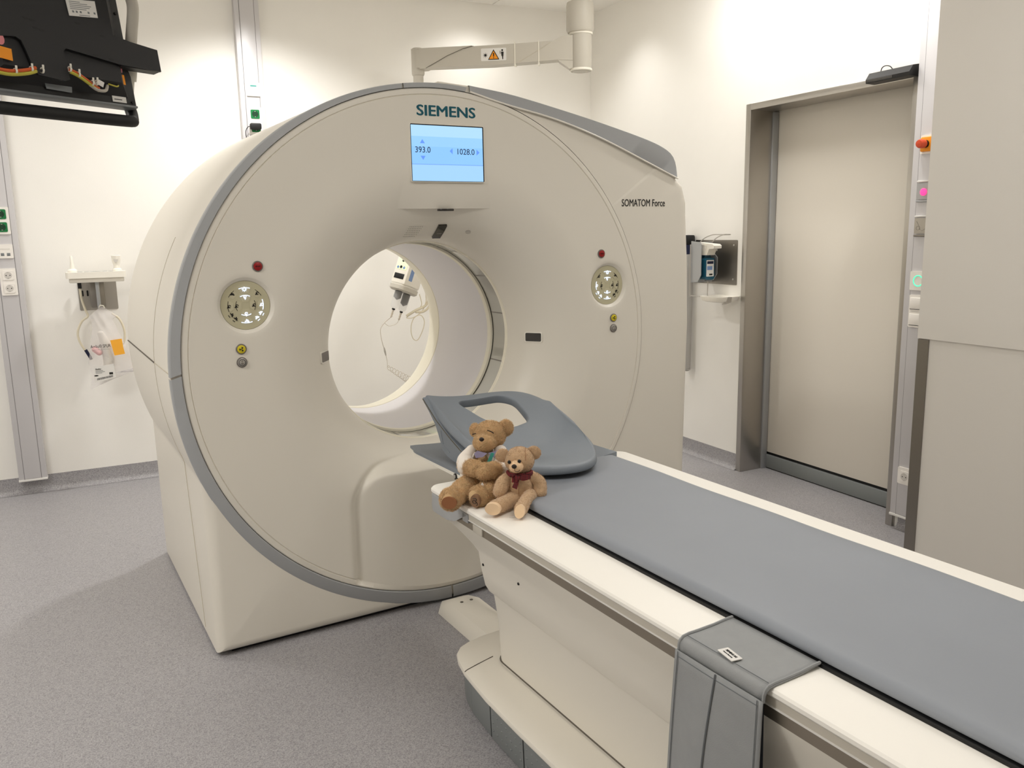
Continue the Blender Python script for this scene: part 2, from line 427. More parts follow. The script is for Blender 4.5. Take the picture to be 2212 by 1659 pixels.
bm = bmesh.new(); vs = [bm.verts.new(p) for p in cov.v]
for q in cov.f: bm.faces.new([vs[i] for i in q])
for px, pz in PAN:
    kill = [v for v in bm.verts if math.hypot(v.co.x - px, v.co.z - pz) < .112]
    bmesh.ops.delete(bm, geom=kill, context='VERTS')
    ed = [e for e in bm.edges if e.is_boundary and all(math.hypot(v.co.x - px, v.co.z - pz) < .14 for v in e.verts)]
    N = 72; rings = []
    for r, dy in ((.0975, 0), (.095, .0015), (.086, .0125), (.0845, .0135)):
        rings.append([bm.verts.new((px + r * math.cos(2 * math.pi * i / N), YF + dy, pz + r * math.sin(2 * math.pi * i / N))) for i in range(N)])
    ce = [bm.edges.new((rings[0][i], rings[0][(i + 1) % N])) for i in range(N)]
    bmesh.ops.triangle_fill(bm, use_beauty=True, edges=ed + ce)
    for a, b in zip(rings, rings[1:]):
        for i in range(N): bm.faces.new((a[i], a[(i + 1) % N], b[(i + 1) % N], b[i]))
bm.verts.index_update()
cov2 = MB().add([v.co for v in bm.verts], [[v.index for v in f.verts] for f in bm.faces]); bm.free()
cover = part('front_cover', cov2, 'plastic', ct, 'cream round front cover dished towards the bore', ang=50)
# flat display panel that stands proud of the dish, with an undercut ledge
dp = MB()
def dpf(u, v):
    x = CX + .02 + (u - .5) * .48; z = 1.592 + .19 * v; r = math.hypot(x - CX, z - CZ)
    w_ = .45 * (1 - smooth(.03, .23, abs(x - CX - .02)))
    return (x, dish(r) * (1 - w_) + (YF - .001) * w_ - .0022 * w_ + .0012 * (1 - smooth(0, .15, w_)), z)
dp.grid(dpf, 60, 24)
dp.grid(lambda u, v: (dpf(u, 0)[0], dpf(u, 0)[1] + (.02 * (1 - v) if 0 else v * .09), 1.592), 60, 1)
part('display_panel', dp, 'plastic', ct, ang=50)
part('ledge_sensor', MB().bx(1.415, 1.475, 2.946, 2.975, 1.582, 1.5915, .003), 'dark_glass', ct)
# outer housing
def ray_poly(poly, a):
    dx, dz = math.cos(a), math.sin(a); best = 0
    for i in range(len(poly)):
        x1, z1 = poly[i][0] - CX, poly[i][1] - CZ; x2, z2 = poly[(i + 1) % len(poly)][0] - CX, poly[(i + 1) % len(poly)][1] - CZ
        ex, ez = x2 - x1, z2 - z1; den = dx * ez - dz * ex
        if abs(den) < 1e-9: continue
        t = (x1 * ez - z1 * ex) / den; s_ = (x1 * dz - z1 * dx) / den
        if t > 0 and -1e-6 <= s_ <= 1 + 1e-6: best = max(best, t)
    return best
PED = [(.475, .012), (2.39, .012), (2.39, .72), (.47, .72)]
FIN_U = [(1.553, 2.050), (1.73, 2.030), (1.946, 1.990), (2.178, 1.942), (2.428, 1.883), (2.533, 1.846), (2.574, 1.814), (2.590, 1.775), (2.597, 1.722)]
FIN_L = [(1.553, 2.026), (1.708, 1.990), (1.946, 1.944), (2.178, 1.877), (2.429, 1.784), (2.50, 1.757), (2.55, 1.738), (2.58, 1.727), (2.596, 1.720)]
_sm = lambda pl: [(p.x, p.y) for p in crom([Vector((a, b, 0)) for a, b in pl], 5)]
FIN_U = _sm(FIN_U); FIN_L = _sm(FIN_L)
RIGHT = [(1.43, .012), (2.66, .012), (2.695, .30), (2.714, 1.06), (2.704, 1.36), (2.685, 1.62), (2.65, 1.69), (2.60, 1.722)] + list(reversed(FIN_U))[1:] + [(1.43, 2.058)]
CIN, COUT = (1.4175, 1.048), (1.424, 1.036)
def red(a):
    d = math.degrees(a) % 360
    return .012 * (1 - smooth(95, 140, d)) if d < 200 else 0.
def r_out(a):  # distance from the axis to the ring's outer circle
    c, s_ = math.cos(a), math.sin(a); ox, oz = COUT[0] - CX, COUT[1] - CZ; b = ox * c + oz * s_
    return b + math.sqrt(b * b - ox * ox - oz * oz + (1.026 - red(a)) ** 2)
def rad(a): return max(r_out(a) - .0015, ray_poly(PED, a), ray_poly(RIGHT, a))
def bev(a):
    d = math.degrees(a) % 360; d = d - 360 if d > 180 else d
    if d > 120 or d < -165: return .004
    if d < -95: return .004 + .045 * smooth(-165, -150, d)
    if d < -80: return .03
    if d < 22: return .075
    if d < 34: return .075 - .063 * smooth(22, 34, d)
    return .008
angs = sorted(set([2 * math.pi * i / 420 for i in range(420)] + [math.atan2(p[1] - CZ, p[0] - CX) % (2 * math.pi) for p in PED[:2] + [PED[3]] + RIGHT[1:]]))
RR = [(a, rad(a), bev(a)) for a in angs]; NA = len(RR)
lay = [('c', .60, 4.20), ('o', 1, 4.20), ('o', .5, 4.187), ('o', 0, 4.15)] + [('o', 0, 3.6)] + [('f', kk, 0) for kk in (6, 5, 4, 3, 2, 1, 0)] + [('c', .9795, 2.9455)]
hb = MB()
def hfn(u, v):
    a, r, b = RR[int(round(u * NA)) % NA]; kd, p, y = lay[int(round(v * (len(lay) - 1)))]
    if kd == 'c' and y < 3: return (CIN[0] + .984 * math.cos(a), y, CIN[1] + .984 * math.sin(a))
    if kd == 'c': rr, yy = p, y
    elif kd == 'o': rr, yy = r - p * .05, y
    else:
        t = math.pi / 2 * p / 6; rr, yy = r - b * (1 - math.sin(t)), 2.9455 + b * (1 - math.cos(t))
        if b < .01: yy += .006
    return (CX + rr * math.cos(a), yy, CZ + rr * math.sin(a))
hb.grid(hfn, NA, len(lay) - 1, cu=True)
part('housing', hb, 'plastic', ct, ang=28)
# grey ring in segments
def ring_seg(a0, a1, y0=2.936, y1=2.944):
    pr = [(0, 2.965), (0, y0 + .002), (.05, y0), (.88, y1 - .001), (1, y1 + .004), (1, 2.975), (0, 2.965)]
    n = max(6, int(abs(a1 - a0) / 1.5))
    def fn(u, v):
        t, y = pr[int(round(v * 6))]; a = R_(a0 + (a1 - a0) * u); c, s_ = math.cos(a), math.sin(a); ro = 1.026 - red(a)
        return (CIN[0] + .983 * c + (COUT[0] - CIN[0] + (ro - .983) * c) * t, y, CIN[1] + .983 * s_ + (COUT[1] - CIN[1] + (ro - .983) * s_) * t)
    return MB().grid(fn, n, 6)
for a0, a1 in ((98.4, 179.8), (180.2, 269.2), (269.6, 316), (83.3, 98.0)):
    part('trim_ring', ring_seg(a0, a1), 'ring_grey', ct, 'grey ring segment around the front cover')
fin = MB(); nf = 48
def lerp_pl(pl, t):
    L = [math.hypot(b[0] - a[0], b[1] - a[1]) for a, b in zip(pl, pl[1:])]; s_ = t * sum(L)
    for (a, b), l in zip(zip(pl, pl[1:]), L):
        if s_ <= l + 1e-9: return (a[0] + (b[0] - a[0]) * s_ / l, a[1] + (b[1] - a[1]) * s_ / l)
        s_ -= l
    return pl[-1]
def ffn(u, v):
    up = lerp_pl(FIN_U, u); lo = lerp_pl(FIN_L, u); kk = int(round(v * 5))
    y, t = [(2.96, 0), (2.938, 0), (2.936, .04), (2.944, .96), (2.952, 1.0), (2.99, 1.0)][kk]
    return (lo[0] + (up[0] - lo[0]) * t, y, lo[1] + (up[1] - lo[1]) * t)
fin.grid(ffn, nf, 5)
part('trim_ring', fin, 'ring_grey', ct, 'grey swoosh widening towards the right shoulder')
part('fin_edge', MB().tube([(p[0], 2.938, p[1] - .001) for p in [lerp_pl(FIN_L, t / 40) for t in range(41)]], .0035, 6), 'plastic_white', ct)
# joints of the covers
sm = MB()
sm.tube([(CX - r_out(R_(180 - t)) * math.cos(R_(t)) + .0012, 3.31, CZ + r_out(R_(180 - t)) * math.sin(R_(t))) for t in range(26, -21, -2)] + [(.468, 3.29, .66), (.468, 3.14, .05)], .0012, 5)
part('joint', sm, 'seam_light', ct)
part('joint', MB().tube([(.3985, 2.975, 1.05), (.3985, 3.31, 1.047)], .0015, 5), 'seam_light', ct)
part('joint', MB().tube([(.3985, 3.31, 1.047), (.3985, 4.15, 1.045)], .0028, 6), 'seam', ct)
part('floor_gap', MB().prism([(.53, 2.99), (2.5, 2.99), (2.5, 4.1), (.52, 4.1)], XY, .0, .013), 'black', ct)
# bore
def bore(prof): return MB().lathe([(r, y) for r, y in prof], (CX, 0, CZ), 'y', 160)
part('bore_bead', bore([(.4155, 3.196), (.411, 3.199), (.409, 3.206), (.411, 3.213), (.416, 3.216)]), 'lip_cream', ct)
part('bore_window', bore([(.4135, 3.213), (.4135, 3.318)]), 'smoke_glass', ct, 'glossy see-through ring inside the bore')
for a in (62, 38, 12, -18, 100, 140, 220, 255, 285):
    part('window_divider', MB().lathe([(.4132, 3.214), (.4128, 3.214), (.4128, 3.317), (.4132, 3.317)], (CX, 0, CZ), 'y', 2, R_(a), R_(a + .7)), 'bezel_grey', ct)
part('bore_groove', bore([(.4135, 3.318), (.4135, 3.328)]), 'black', ct)
part('bore_bead', bore([(.414, 3.327), (.404, 3.329), (.4025, 3.336), (.4025, 3.358), (.4045, 3.361)]), 'lip_cream', ct)
part('bore_liner', bore([(.4055, 3.360), (.4055, 3.45), (.4048, 3.6), (.4035, 3.75), (.4015, 3.868)]), 'liner', ct, 'pale lilac grey tunnel lining')
part('rear_lip', bore([(.4018, 3.868), (.3995, 3.871), (.400, 3.90), (.406, 3.96), (.420, 4.02), (.455, 4.10), (.51, 4.165), (.60, 4.20)]), 'lip_cream', ct)
# display
part('display_bezel', MB().prism(rrect(1.297, 1.608, 1.689, 1.9, .006), XZ, YF - .0035, YF + .002), 'plastic_white', ct)
part('display_frame', MB().prism(rrect(1.2995, 1.6055, 1.6915, 1.8985, .004), XZ, YF - .0042, YF - .003), 'black', ct)
sc = part('display_screen', MB().prism([(1.3015, 1.693), (1.6005, 1.693), (1.6005, 1.8945), (1.3015, 1.8945)], XZ, YF - .0049, YF - .0040), 'screen_image', ct, 'lit blue table position screen')
ys = YF - .0051
part('screen_digits', text(MB(), '393.0', 1.316, 1.378, 1.7955, 1.817, ys), 'ink_blue', sc)
part('screen_digits', text(MB(), '1028.0', 1.491, 1.564, 1.7925, 1.814, ys), 'ink_blue', sc)
mat('arrow_blue', (86, 130, 220), .5, emit=((96, 142, 232), .75))
for tri in ([(1.336, 1.829), (1.356, 1.829), (1.346, 1.844)], [(1.337, 1.784), (1.357, 1.784), (1.347, 1.769)], [(1.470, 1.793), (1.470, 1.815), (1.458, 1.804)], [(1.573, 1.791), (1.573, 1.813), (1.586, 1.802)]):
    part('screen_arrow', MB().prism(tri, XZ, ys - .0004, ys + .0002), 'arrow_blue', sc)
part('maker_lettering', text(MB(), 'SIEMENS', 1.329, 1.575, 1.9285, 1.968, YF, .028), 'teal', ct)
part('model_lettering', text(MB(), 'SOMATOM Force', 2.285, 2.527, 1.598, 1.629, 2.9450, .006), 'ink', ct)
# control panels
YP = YF + .0125
def star(cx, cz, r, n=8):
    m = MB()
    for i in range(n):
        a = 2 * math.pi * i / n; c, s_ = math.cos(a), math.sin(a)
        m.prism([(cx + r * .35 * c - s_ * r * .13, cz + r * .35 * s_ + c * r * .13), (cx + r * .35 * c + s_ * r * .13, cz + r * .35 * s_ - c * r * .13), (cx + r * c + s_ * r * .13, cz + r * s_ - c * r * .13), (cx + r * c - s_ * r * .13, cz + r * s_ + c * r * .13)], XZ, YP - .0022, YP - .0012)
    return m
def icon(cx, cz, r, a):  # pictogram: a ring with an arm
    m = tarc(cx, cz, r * .55, 0, 320, r * .28, YP - .0012, 10, th=.001)
    c, s_ = math.cos(R_(a)), math.sin(R_(a))
    m.prism([(cx - s_ * r * .2, cz + c * r * .2), (cx + s_ * r * .2, cz - c * r * .2), (cx + c * r * 1.1 + s_ * r * .2, cz + s_ * r * 1.1 - c * r * .2), (cx + c * r * 1.1 - s_ * r * .2, cz + s_ * r * 1.1 + c * r * .2)], XZ, YP - .0022, YP - .0012)
    return m
def person_icon(cx, cz, r, a):
    c, s_ = math.cos(R_(a)), math.sin(R_(a)); m = MB()
    for u, v, ru, rv in ((0, 0, .9, .22), (-.1, .45, .22, .5), (.45, .35, .2, .35), (.75, -.2, .3, .2)):
        q = [(cx + r * ((u + p * ru) * c - (v + t * rv) * s_), cz + r * ((u + p * ru) * s_ + (v + t * rv) * c)) for p, t in ((-1, -1), (1, -1), (1, 1), (-1, 1))]
        m.prism(q, XZ, YP - .0022, YP - .0012)
    return m
def control_panel(px, pz, mir):
    pl = part('control_panel', MB().lathe([(.0001, 0), (.0836, 0), (.084, .002)], (px, YP, pz), 'y', 72), 'panel_olive', ct, 'round backlit control panel with pictogram keys')
    def key(a, r0, r1, half, lit, kind):
        if mir: a = 180 - a
        n = 8; hf = lambda r: math.degrees(half / r)
        q = [(px + r1 * math.cos(R_(a - hf(r1) + 2 * hf(r1) * i / n)), pz + r1 * math.sin(R_(a - hf(r1) + 2 * hf(r1) * i / n))) for i in range(n + 1)]
        q += [(px + r0 * math.cos(R_(a + hf(r0) * .55)), pz + r0 * math.sin(R_(a + hf(r0) * .55))), (px + r0 * math.cos(R_(a - hf(r0) * .55)), pz + r0 * math.sin(R_(a - hf(r0) * .55)))]
        part('key', MB().prism(q, XZ, YP - .0012, YP), 'key_olive', pl)
        mt = 'led' if lit else 'ink'
        h_ = hf(r1) * .88
        part('key_arc', tarc(px, pz, r1 - .001, a - h_, a + h_, .0024 if lit else .0015, YP - .0012, th=.001), mt, pl)
        rm = (r0 + r1) / 2 + .003; ix, iz = px + rm * math.cos(R_(a)), pz + rm * math.sin(R_(a))
        part('key_icon', star(ix, iz, .0085) if kind == 's' else person_icon(ix, iz, .0078, 0) if kind == 'p' else icon(ix, iz, .0082, -90 if kind == 'd' else 215), mt, pl)
    key(91, .043, .0615, .022, True, 's'); key(90, .016, .0355, .020, True, 'd'); key(270, .016, .0355, .020, True, 'd'); key(270, .043, .0615, .022, True, 'p')
    key(181, .018, .0345, .020, False, 'i'); key(-1, .018, .0345, .020, False, 'i'); key(181, .043, .061, .021, False, 'i'); key(0, .043, .061, .021, True, 'i')
    key(138, .046, .064, .017, False, 'p'); key(43, .046, .064, .017, False, 'i')
    for a, lit in ((-31, True), (-52, True), (211, False), (230, False)):
        aa = 180 - a if mir else a
        part('key_icon', person_icon(px + .058 * math.cos(R_(aa)), pz + .058 * math.sin(R_(aa)), .0075, aa + 90), 'led' if lit else 'ink', pl)
        part('key_arc', tarc(px, pz, .0675, aa - 4, aa + 4, .0022, YP, th=.001), 'led' if lit else 'ink', pl)
control_panel(*PAN[0], False); control_panel(*PAN[1], True)
def round_btn(nm, x, z, r, m1, m2):
    b = part(nm, MB().lathe([(r, 0), (r, -.003), (r * .9, -.0045), (r * .8, -.0045), (r * .8, -.002), (.0001, -.002)], (x, YF, z), 'y', 40), m1, ct)
    part('cap', MB().lathe([(r * .78, -.001), (r * .78, -.0058), (r * .7, -.0068), (.0001, -.0072)], (x, YF, z), 'y', 40), m2, b); return b
for sx, xs in ((0, (.711, .635, .634)), (1, (2.171, 2.237, 2.237))):
    b = round_btn('stop_button', xs[0], 1.399, .0185, 'bezel_grey', 'red')
    part('button_text', text(MB(), 'STOP', xs[0] - .0085, xs[0] + .0085, 1.3965, 1.4015, YF - .0072, .03), 'red_text', b)
    b = round_btn('radiation_button', xs[1], 1.1185, .0182, 'bezel_grey', 'yellow')
    tf = MB().lathe([(.0001, -.0082), (.0014, -.0082)], (xs[1], YF, 1.1185), 'y', 12)
    for a in (35, 155, 275): tarc(xs[1], 1.1185, .0050, a - 0, a + 55, .0055, YF - .0072, 8, tf)
    part('trefoil', tf, 'ink', b)
    b = round_btn('intercom_button', xs[2], 1.0725, .0182, 'bezel_grey', 'silver')
    part('button_ring', tarc(xs[2], 1.0725, .0112, 0, 359.9, .0014, YF - .0072, 32), 'ink', b)
    mk = MB()
    for a in (35, 155, 275): tarc(xs[2], 1.0765, .0023, a, a + 55, .0024, YF - .0072, 6, mk)
    mk.prism(rrect(xs[2] - .004, xs[2] + .004, 1.0655, 1.0705, .001), XZ, YF - .008, YF - .0072)
    part('button_mark', mk, 'bezel_grey', b)
# windows and small fittings let into the dish
def on_dish(x, z):
    r = math.hypot(x - CX, z - CZ); e = .002; s_ = (dish(r + e) - dish(r - e)) / (2 * e)
    n = Vector((-s_ * (x - CX) / r, 1, -s_ * (z - CZ) / r)).normalized()      # pointing into the cover
    return Vector((x, dish(r), z)), n
def dish_patch(poly, x, z, lift0, lift1, up=Vector((0, 0, 1))):
    P, n = on_dish(x, z); v = (up - n * up.dot(n)).normalized(); u = v.cross(n)
    return MB().prism(poly, lambda a, b, d: tuple(P + u * a + v * b - n * d), lift0, lift1)
for x in (1.895, .965):
    wn = part('laser_window', dish_patch(rrect(-.041, .041, -.0225, .0225, .008), x, 1.048, -.004, .0025), 'plastic_white', ct, 'small smoked positioning laser window')
    part('pane', dish_patch(rrect(-.036, .036, -.018, .018, .005), x, 1.048, -.004, .0035), 'grey_window' if x < CX else 'dark_glass', wn)
cw = part('camera_window', dish_patch([(-.0125, -.044), (.0205, -.044), (.0185, 0), (.0145, .044), (-.0205, .044), (-.018, 0)], 1.4705, 1.506, -.006, .0045), 'dark_glass', ct, 'dark slanted signal window above the bore')
part('signal_marks', dish_patch(rrect(-.010, .010, -.012, -.004, .001), 1.4705, 1.506, .0045, .005), 'grey_window', cw)
part('microphone', dish_patch([(.011 * math.cos(R_(t)), .009 * math.sin(R_(t))) for t in range(0, 360, 20)], 1.585, 1.502, -.004, .003), 'silver', ct)
gr = MB()
for i in range(8):
    for j in range(6):
        x, z = 1.318 + i * .008 + j * .002, 1.488 + j * .0075; P, n = on_dish(x, z)
        v = (Vector((0, 0, 1)) - n * n.z).normalized(); u = v.cross(n)
        gr.prism([(.0015 * math.cos(R_(t)), .0015 * math.sin(R_(t))) for t in range(0, 360, 60)], lambda a, b, d: tuple(P + u * a + v * b - n * d), -.001, .0006)
part('speaker_holes', gr, 'seam', ct, kind='stuff')

# ================================================================ PATIENT TABLE
YB = -.45
tb = thing('patient_table', 'long white patient table with cream pedestal in front of the scanner', 'table', (CX, 1.1, 0), GF)
def plan(hw, ye, rc, n=6, yb=None):
    """open plan path: back left, rounded front corners, back right"""
    p = [(CX - hw, YB), (CX - hw, 1.0), (CX - hw, 1.8)] if yb is None else [(CX - hw, yb)] * 3
    p += [(CX - hw + rc - rc * math.cos(math.pi / 2 * i / n), ye - rc + rc * math.sin(math.pi / 2 * i / n)) for i in range(n + 1)]
    q = [(2 * CX - x, y) for x, y in reversed(p)]
    return p + q
def loft(rows, yb=None):
    """rows of (half width, z, front y, corner radius)"""
    P = [[(x, y, z) for x, y in plan(hw, ye, rc, 6, yb(z) if callable(yb) else yb)] for hw, z, ye, rc in rows]; nn = len(P[0]) - 1
    m = MB().grid(lambda u, v: P[int(round(u * (len(P) - 1)))][int(round(v * nn))], len(P) - 1, nn)
    return m
def capped(rows, top=True, bottom=False, yb=None):
    m = loft(rows, yb); nn = len(plan(1, 2, .1)); k = len(rows)
    if top: m.f.append(tuple((k - 1) * nn + i for i in range(nn)))
    if bottom: m.f.append(tuple(reversed(range(nn))))
    return m
part('top_slab', capped([(.372, .6945, 2.325, .03), (.381, .6965, 2.334, .035), (.3855, .702, 2.338, .038), (.385, .709, 2.338, .038), (.381, .7135, 2.334, .035), (.374, .715, 2.328, .03)], True, True), 'table_white', tb, 'glossy white table top')
part('slab_side', loft([(.379, .678, 2.24, .03), (.380, .6955, 2.24, .03)]), 'rail_beige', tb)
part('rail_line', loft([(.378, .6755, 2.24, .03), (.3815, .6765, 2.24, .03), (.3815, .6785, 2.24, .03), (.378, .6795, 2.24, .03)]), 'label_white', tb)
part('side_rail', loft([(.370, .648, 2.24, .03), (.376, .650, 2.24, .03), (.376, .674, 2.24, .03), (.372, .677, 2.24, .03)]), 'rail', tb, 'taupe metal accessory rail')
part('end_cap', capped([(.372, .632, 2.335, .04), (.3815, .637, 2.345, .045), (.3835, .65, 2.346, .045), (.3835, .692, 2.343, .045), (.380, .695, 2.340, .045)], True, True, lambda z: 2.07 + max(0, .668 - z) * 4.5), 'ring_grey', tb, 'grey end cap under the table top')
part('cap_joint', MB().bx(CX - .3835, CX - .374, 2.066, 2.10, .668, .6945, .002), 'ring_grey', tb)
part('cap_joint', MB().bx(CX + .374, CX + .3835, 2.066, 2.10, .668, .6945, .002), 'ring_grey', tb)
part('rail_clip', MB().bx(CX - .381, CX - .37, 1.985, 2.04, .651, .674, .002), 'rail_beige', tb)
part('skirt', loft([(.374, .649, 2.33, .04), (.366, .63, 2.30, .05), (.354, .605, 2.215, .05), (.345, .583, 2.145, .04), (.336, .562, 2.12, .035), (.326, .50, 2.118, .03), (.316, .452, 2.117, .03), (.306, .432, 2.112, .03), (.284, .424, 2.10, .03)]), 'plastic', tb)
part('column', loft([(.292, .44, 2.135, .05), (.284, .40, 2.138, .055), (.272, .33, 2.145, .06), (.264, .27, 2.15, .06), (.258, .19, 2.155, .06), (.254, .14, 2.156, .06)]), 'plastic', tb)
part('column_joint', loft([(.2565, .174, 2.156, .06), (.2605, .177, 2.160, .06), (.2565, .180, 2.156, .06)]), 'seam', tb)
for y, z, hw in ((2.075, .527, .3315), (1.865, .545, .3345)):
    part('screw_hole', MB().lathe([(.0001, -.0012), (.004, -.0012), (.0042, .002)], (CX - hw, y, z), 'x', 14), 'black', tb)
LH = [(YB, .385), (1.0, .385), (1.5, .385), (1.8, .385), (1.99, .381), (2.152, .367), (2.225, .352), (2.274, .333), (2.305, .305), (2.325, .26), (2.337, .20), (2.342, .10), (2.343, 0.)]
def base_row(off, z):
    p = []
    for i, (y, hw) in enumerate(LH):
        a = LH[max(i - 1, 0)]; b = LH[min(i + 1, len(LH) - 1)]; tx, ty = -(b[1] - a[1]), b[0] - a[0]; l = math.hypot(tx, ty)
        p.append((CX - hw + ty / l * off, y - tx / l * off, z))
    return p + [(2 * CX - x, y, z_) for x, y, z_ in reversed(p[:-1])]
rows = [base_row(o, z) for o, z in ((.03, .135), (.006, .136), (.001, .140), (0, .146), (.003, .153), (.010, .157), (.05, .163), (.085, .168), (.085, .168))]
rows[8] = [(CX + (x - CX) * .60, y if y < 2. else 2. + (y - 2.) * .42, .179) for x, y, z in rows[7]]
part('base', MB().grid(lambda u, v: rows[int(round(u * 8))][int(round(v * (len(rows[0]) - 1)))], 8, len(rows[0]) - 1), 'plastic', tb, 'cream table base')
kb = [base_row(o, z) for o, z in ((.036, .0), (.036, .137))]
part('plinth', MB().grid(lambda u, v: kb[int(round(u))][int(round(v * (len(kb[0]) - 1)))], 1, len(kb[0]) - 1), 'black', tb)
def kick(y0, y1, name, mirror=False, dots=False):
    n = 14; pts = []
    def hw_at(y):
        for (a, h), (b, g) in zip(LH, LH[1:]):
            if a <= y <= b: return h + (g - h) * (y - a) / (b - a)
        return 0.
    for i in range(n + 1):
        y = y0 + (y1 - y0) * (i / n if y1 < 2.3 else math.sin(math.pi / 2 * i / n)); pts.append((hw_at(y), y))
    def nrm(i):
        a, b = pts[max(i - 1, 0)], pts[min(i + 1, n)]; tx, ty = -(b[0] - a[0]), b[1] - a[1]; l = math.hypot(tx, ty) or 1
        return ty / l, -tx / l
    def pt(i, off, z):
        hw, y = pts[i]; nx, ny = nrm(i); x = CX - hw + nx * off; y = y + ny * off
        return ((2 * CX - x) if mirror else x, y, z)
    prof = [(.034, .006), (.028, .004), (.025, .010), (.022, .122), (.025, .130), (.034, .132)]
    m = MB().grid(lambda u, v: pt(int(round(u * n)), *prof[int(round(v * 5))]), n, 5)
    m.f.append(tuple(range(6))); m.f.append(tuple(n * 6 + kk for kk in range(6)))
    k_ = part(name, m, 'kick', tb)
    if dots:
        d = MB()
        for i in range(1, n, 2):
            for z in (.040, .066, .092):
                p = pt(i, .0235, z); d.ell(p, (.0022, .0048, .0032), nu=8, nv=5)
        part('grip_dots', d, 'kick', k_, kind='stuff')
kick(2.16, 2.3425, 'kick_plate'); kick(2.16, 2.3425, 'kick_plate', True)
kick(2.012, 2.157, 'kick_plate'); kick(2.012, 2.157, 'kick_plate', True)
for i in range(11):
    kick(1.812 - .2 * i, 2.004 - .2 * i, 'foot_switch', False, i < 3)
kick(YB, 2.004, 'kick_plate', True)
part('base_joint', MB().tube([(1.0655, 2.153, .1545), (1.075, 2.154, .1580), (1.115, 2.158, .1640), (1.172, 2.163, .1712)], .0013, 5), 'seam', tb)
fb = MB()
rr = [[(1.305, 2.40, 0), (1.305, 2.86, 0), (1.345, 2.925, 0), (1.45, 2.925, 0), (1.485, 2.86, 0), (1.485, 2.40, 0)],
      [(1.31, 2.40, .02), (1.31, 2.855, .02), (1.35, 2.915, .02), (1.447, 2.915, .02), (1.48, 2.855, .02), (1.48, 2.40, .02)],
      [(1.338, 2.40, .052), (1.338, 2.80, .052), (1.365, 2.845, .052), (1.435, 2.845, .052), (1.46, 2.80, .052), (1.46, 2.40, .052)]]
fb.grid(lambda u, v: rr[int(round(u * 2))][int(round(v * 5))], 2, 5); fb.f.append((12, 13, 14, 15, 16, 17))
f_ = part('floor_bridge', fb, 'plastic', tb, 'low cream cable bridge between table and scanner')
for x in (1.382, 1.425): part('screw_hole', MB().lathe([(.0001, .001), (.0065, .001), (.0075, -.002)], (x, 2.80, .0522), 'z', 16), 'seam', f_)
part('tabletop_carrier', MB().bx(1.172, 1.688, YB, 2.335, .712, .7225, .003), 'black', tb)
# head end of the moving tabletop, cantilevered towards the bore
def ext(off):
    def fn(u, v):
        s_ = u * 2 - 1; y = 2.22 + .575 * v; hw = .276 - .02 * smooth(.8, 1, v)
        return (CX + s_ * hw, y - .03 * (1 - (1 - abs(s_)) ** .5) * smooth(.7, 1, v), .7225 + .017 * s_ * s_ + off * (1 - .45 * v) - .012 * v)
    return fn
def slab(f0, f1, nu=20, nv=14):
    m = MB().grid(f0, nu, nv).grid(f1, nu, nv); pick = lambda v: f0 if v < .5 else f1
    for fn in (lambda u, v: pick(v)(0, u), lambda u, v: pick(v)(1, u), lambda u, v: pick(v)(u, 1), lambda u, v: pick(v)(u, 0)): m.grid(fn, nv, 1)
    return m
part('head_extension', slab(ext(.010), ext(-.006)), 'vinyl_dark', tb, 'grey concave head end of the tabletop', ang=60)
part('extension_underside', slab(ext(-.0062), ext(-.020)), 'plastic_white', tb, ang=60)
part('hinge_pin', MB().cyl((1.150, 2.352, .7215), (1.174, 2.352, .7215), .010, n=16), 'black', tb)
part('hinge_cap', MB().cyl((1.147, 2.352, .7215), (1.1505, 2.352, .7215), .007, n=16), 'silver', tb)

# mattress
mt = MB()
MP = [(-.248, .7235), (-.254, .727), (-.2555, .733), (-.253, .740), (-.246, .7455), (-.235, .748), (-.19, .7485), (-.1, .7465), (0, .7455)]
MP = MP + [(-x, z) for x, z in reversed(MP[:-1])]
def mfn(u, v):
    x, z = MP[int(round(u * (len(MP) - 1)))]; y = YB + (2.205 - YB) * v
    e = .0025 * math.sin(y * 9 + x * 7) * math.sin(y * 4.3) if abs(x) > .22 else 0
    return (CX + x + e * (1 if x > 0 else -1), y, z + e * .4)
mt.grid(mfn, len(MP) - 1, 90)
mt.f.append(tuple(i * 91 + 90 for i in range(len(MP))))
solo('mattress', mt, 'vinyl', 'long grey vinyl mattress lying on the white patient table', 'mattress', (CX, 1.0, .7235), GF, ang=60)

# headrest: bucket shaped cradle with an opening in its raised end
HB = (CX, 2.32, .7495)
def hfun(u, v):
    s_ = u * 2 - 1; a = min(1., abs(s_))
    yn = 2.045 + (.30 if s_ < 0 else .36) * (1 - math.sqrt(max(0, 1 - a ** 2 * .985))); yf = 2.665 - (.10 * a ** 3 if s_ > 0 else 0)
    y = yn + (yf - yn) * v
    t = max(0., (y - 2.10) / .565)
    rim = .792 + .145 * t ** 1.35 - (.022 * smooth(.75, 1, v) if s_ > 0 else 0)
    zc = .792 - .010 * math.sin(math.pi * min(1, v / .62)) + .122 * smooth(.40, 1.0, v)
    z = zc + (rim - zc) * a ** 2.6
    hw = (.232 if s_ < 0 else .192 + .012 * v)
    return (CX + s_ * hw, y + .012 * (1 - a) * v, z)
hm = MB(); NH, NRD = 112, 16
HOLE = [(.19, .905), (.62, .925), (.70, .86), (.70, .66), (.44, .64), (.30, .74)]
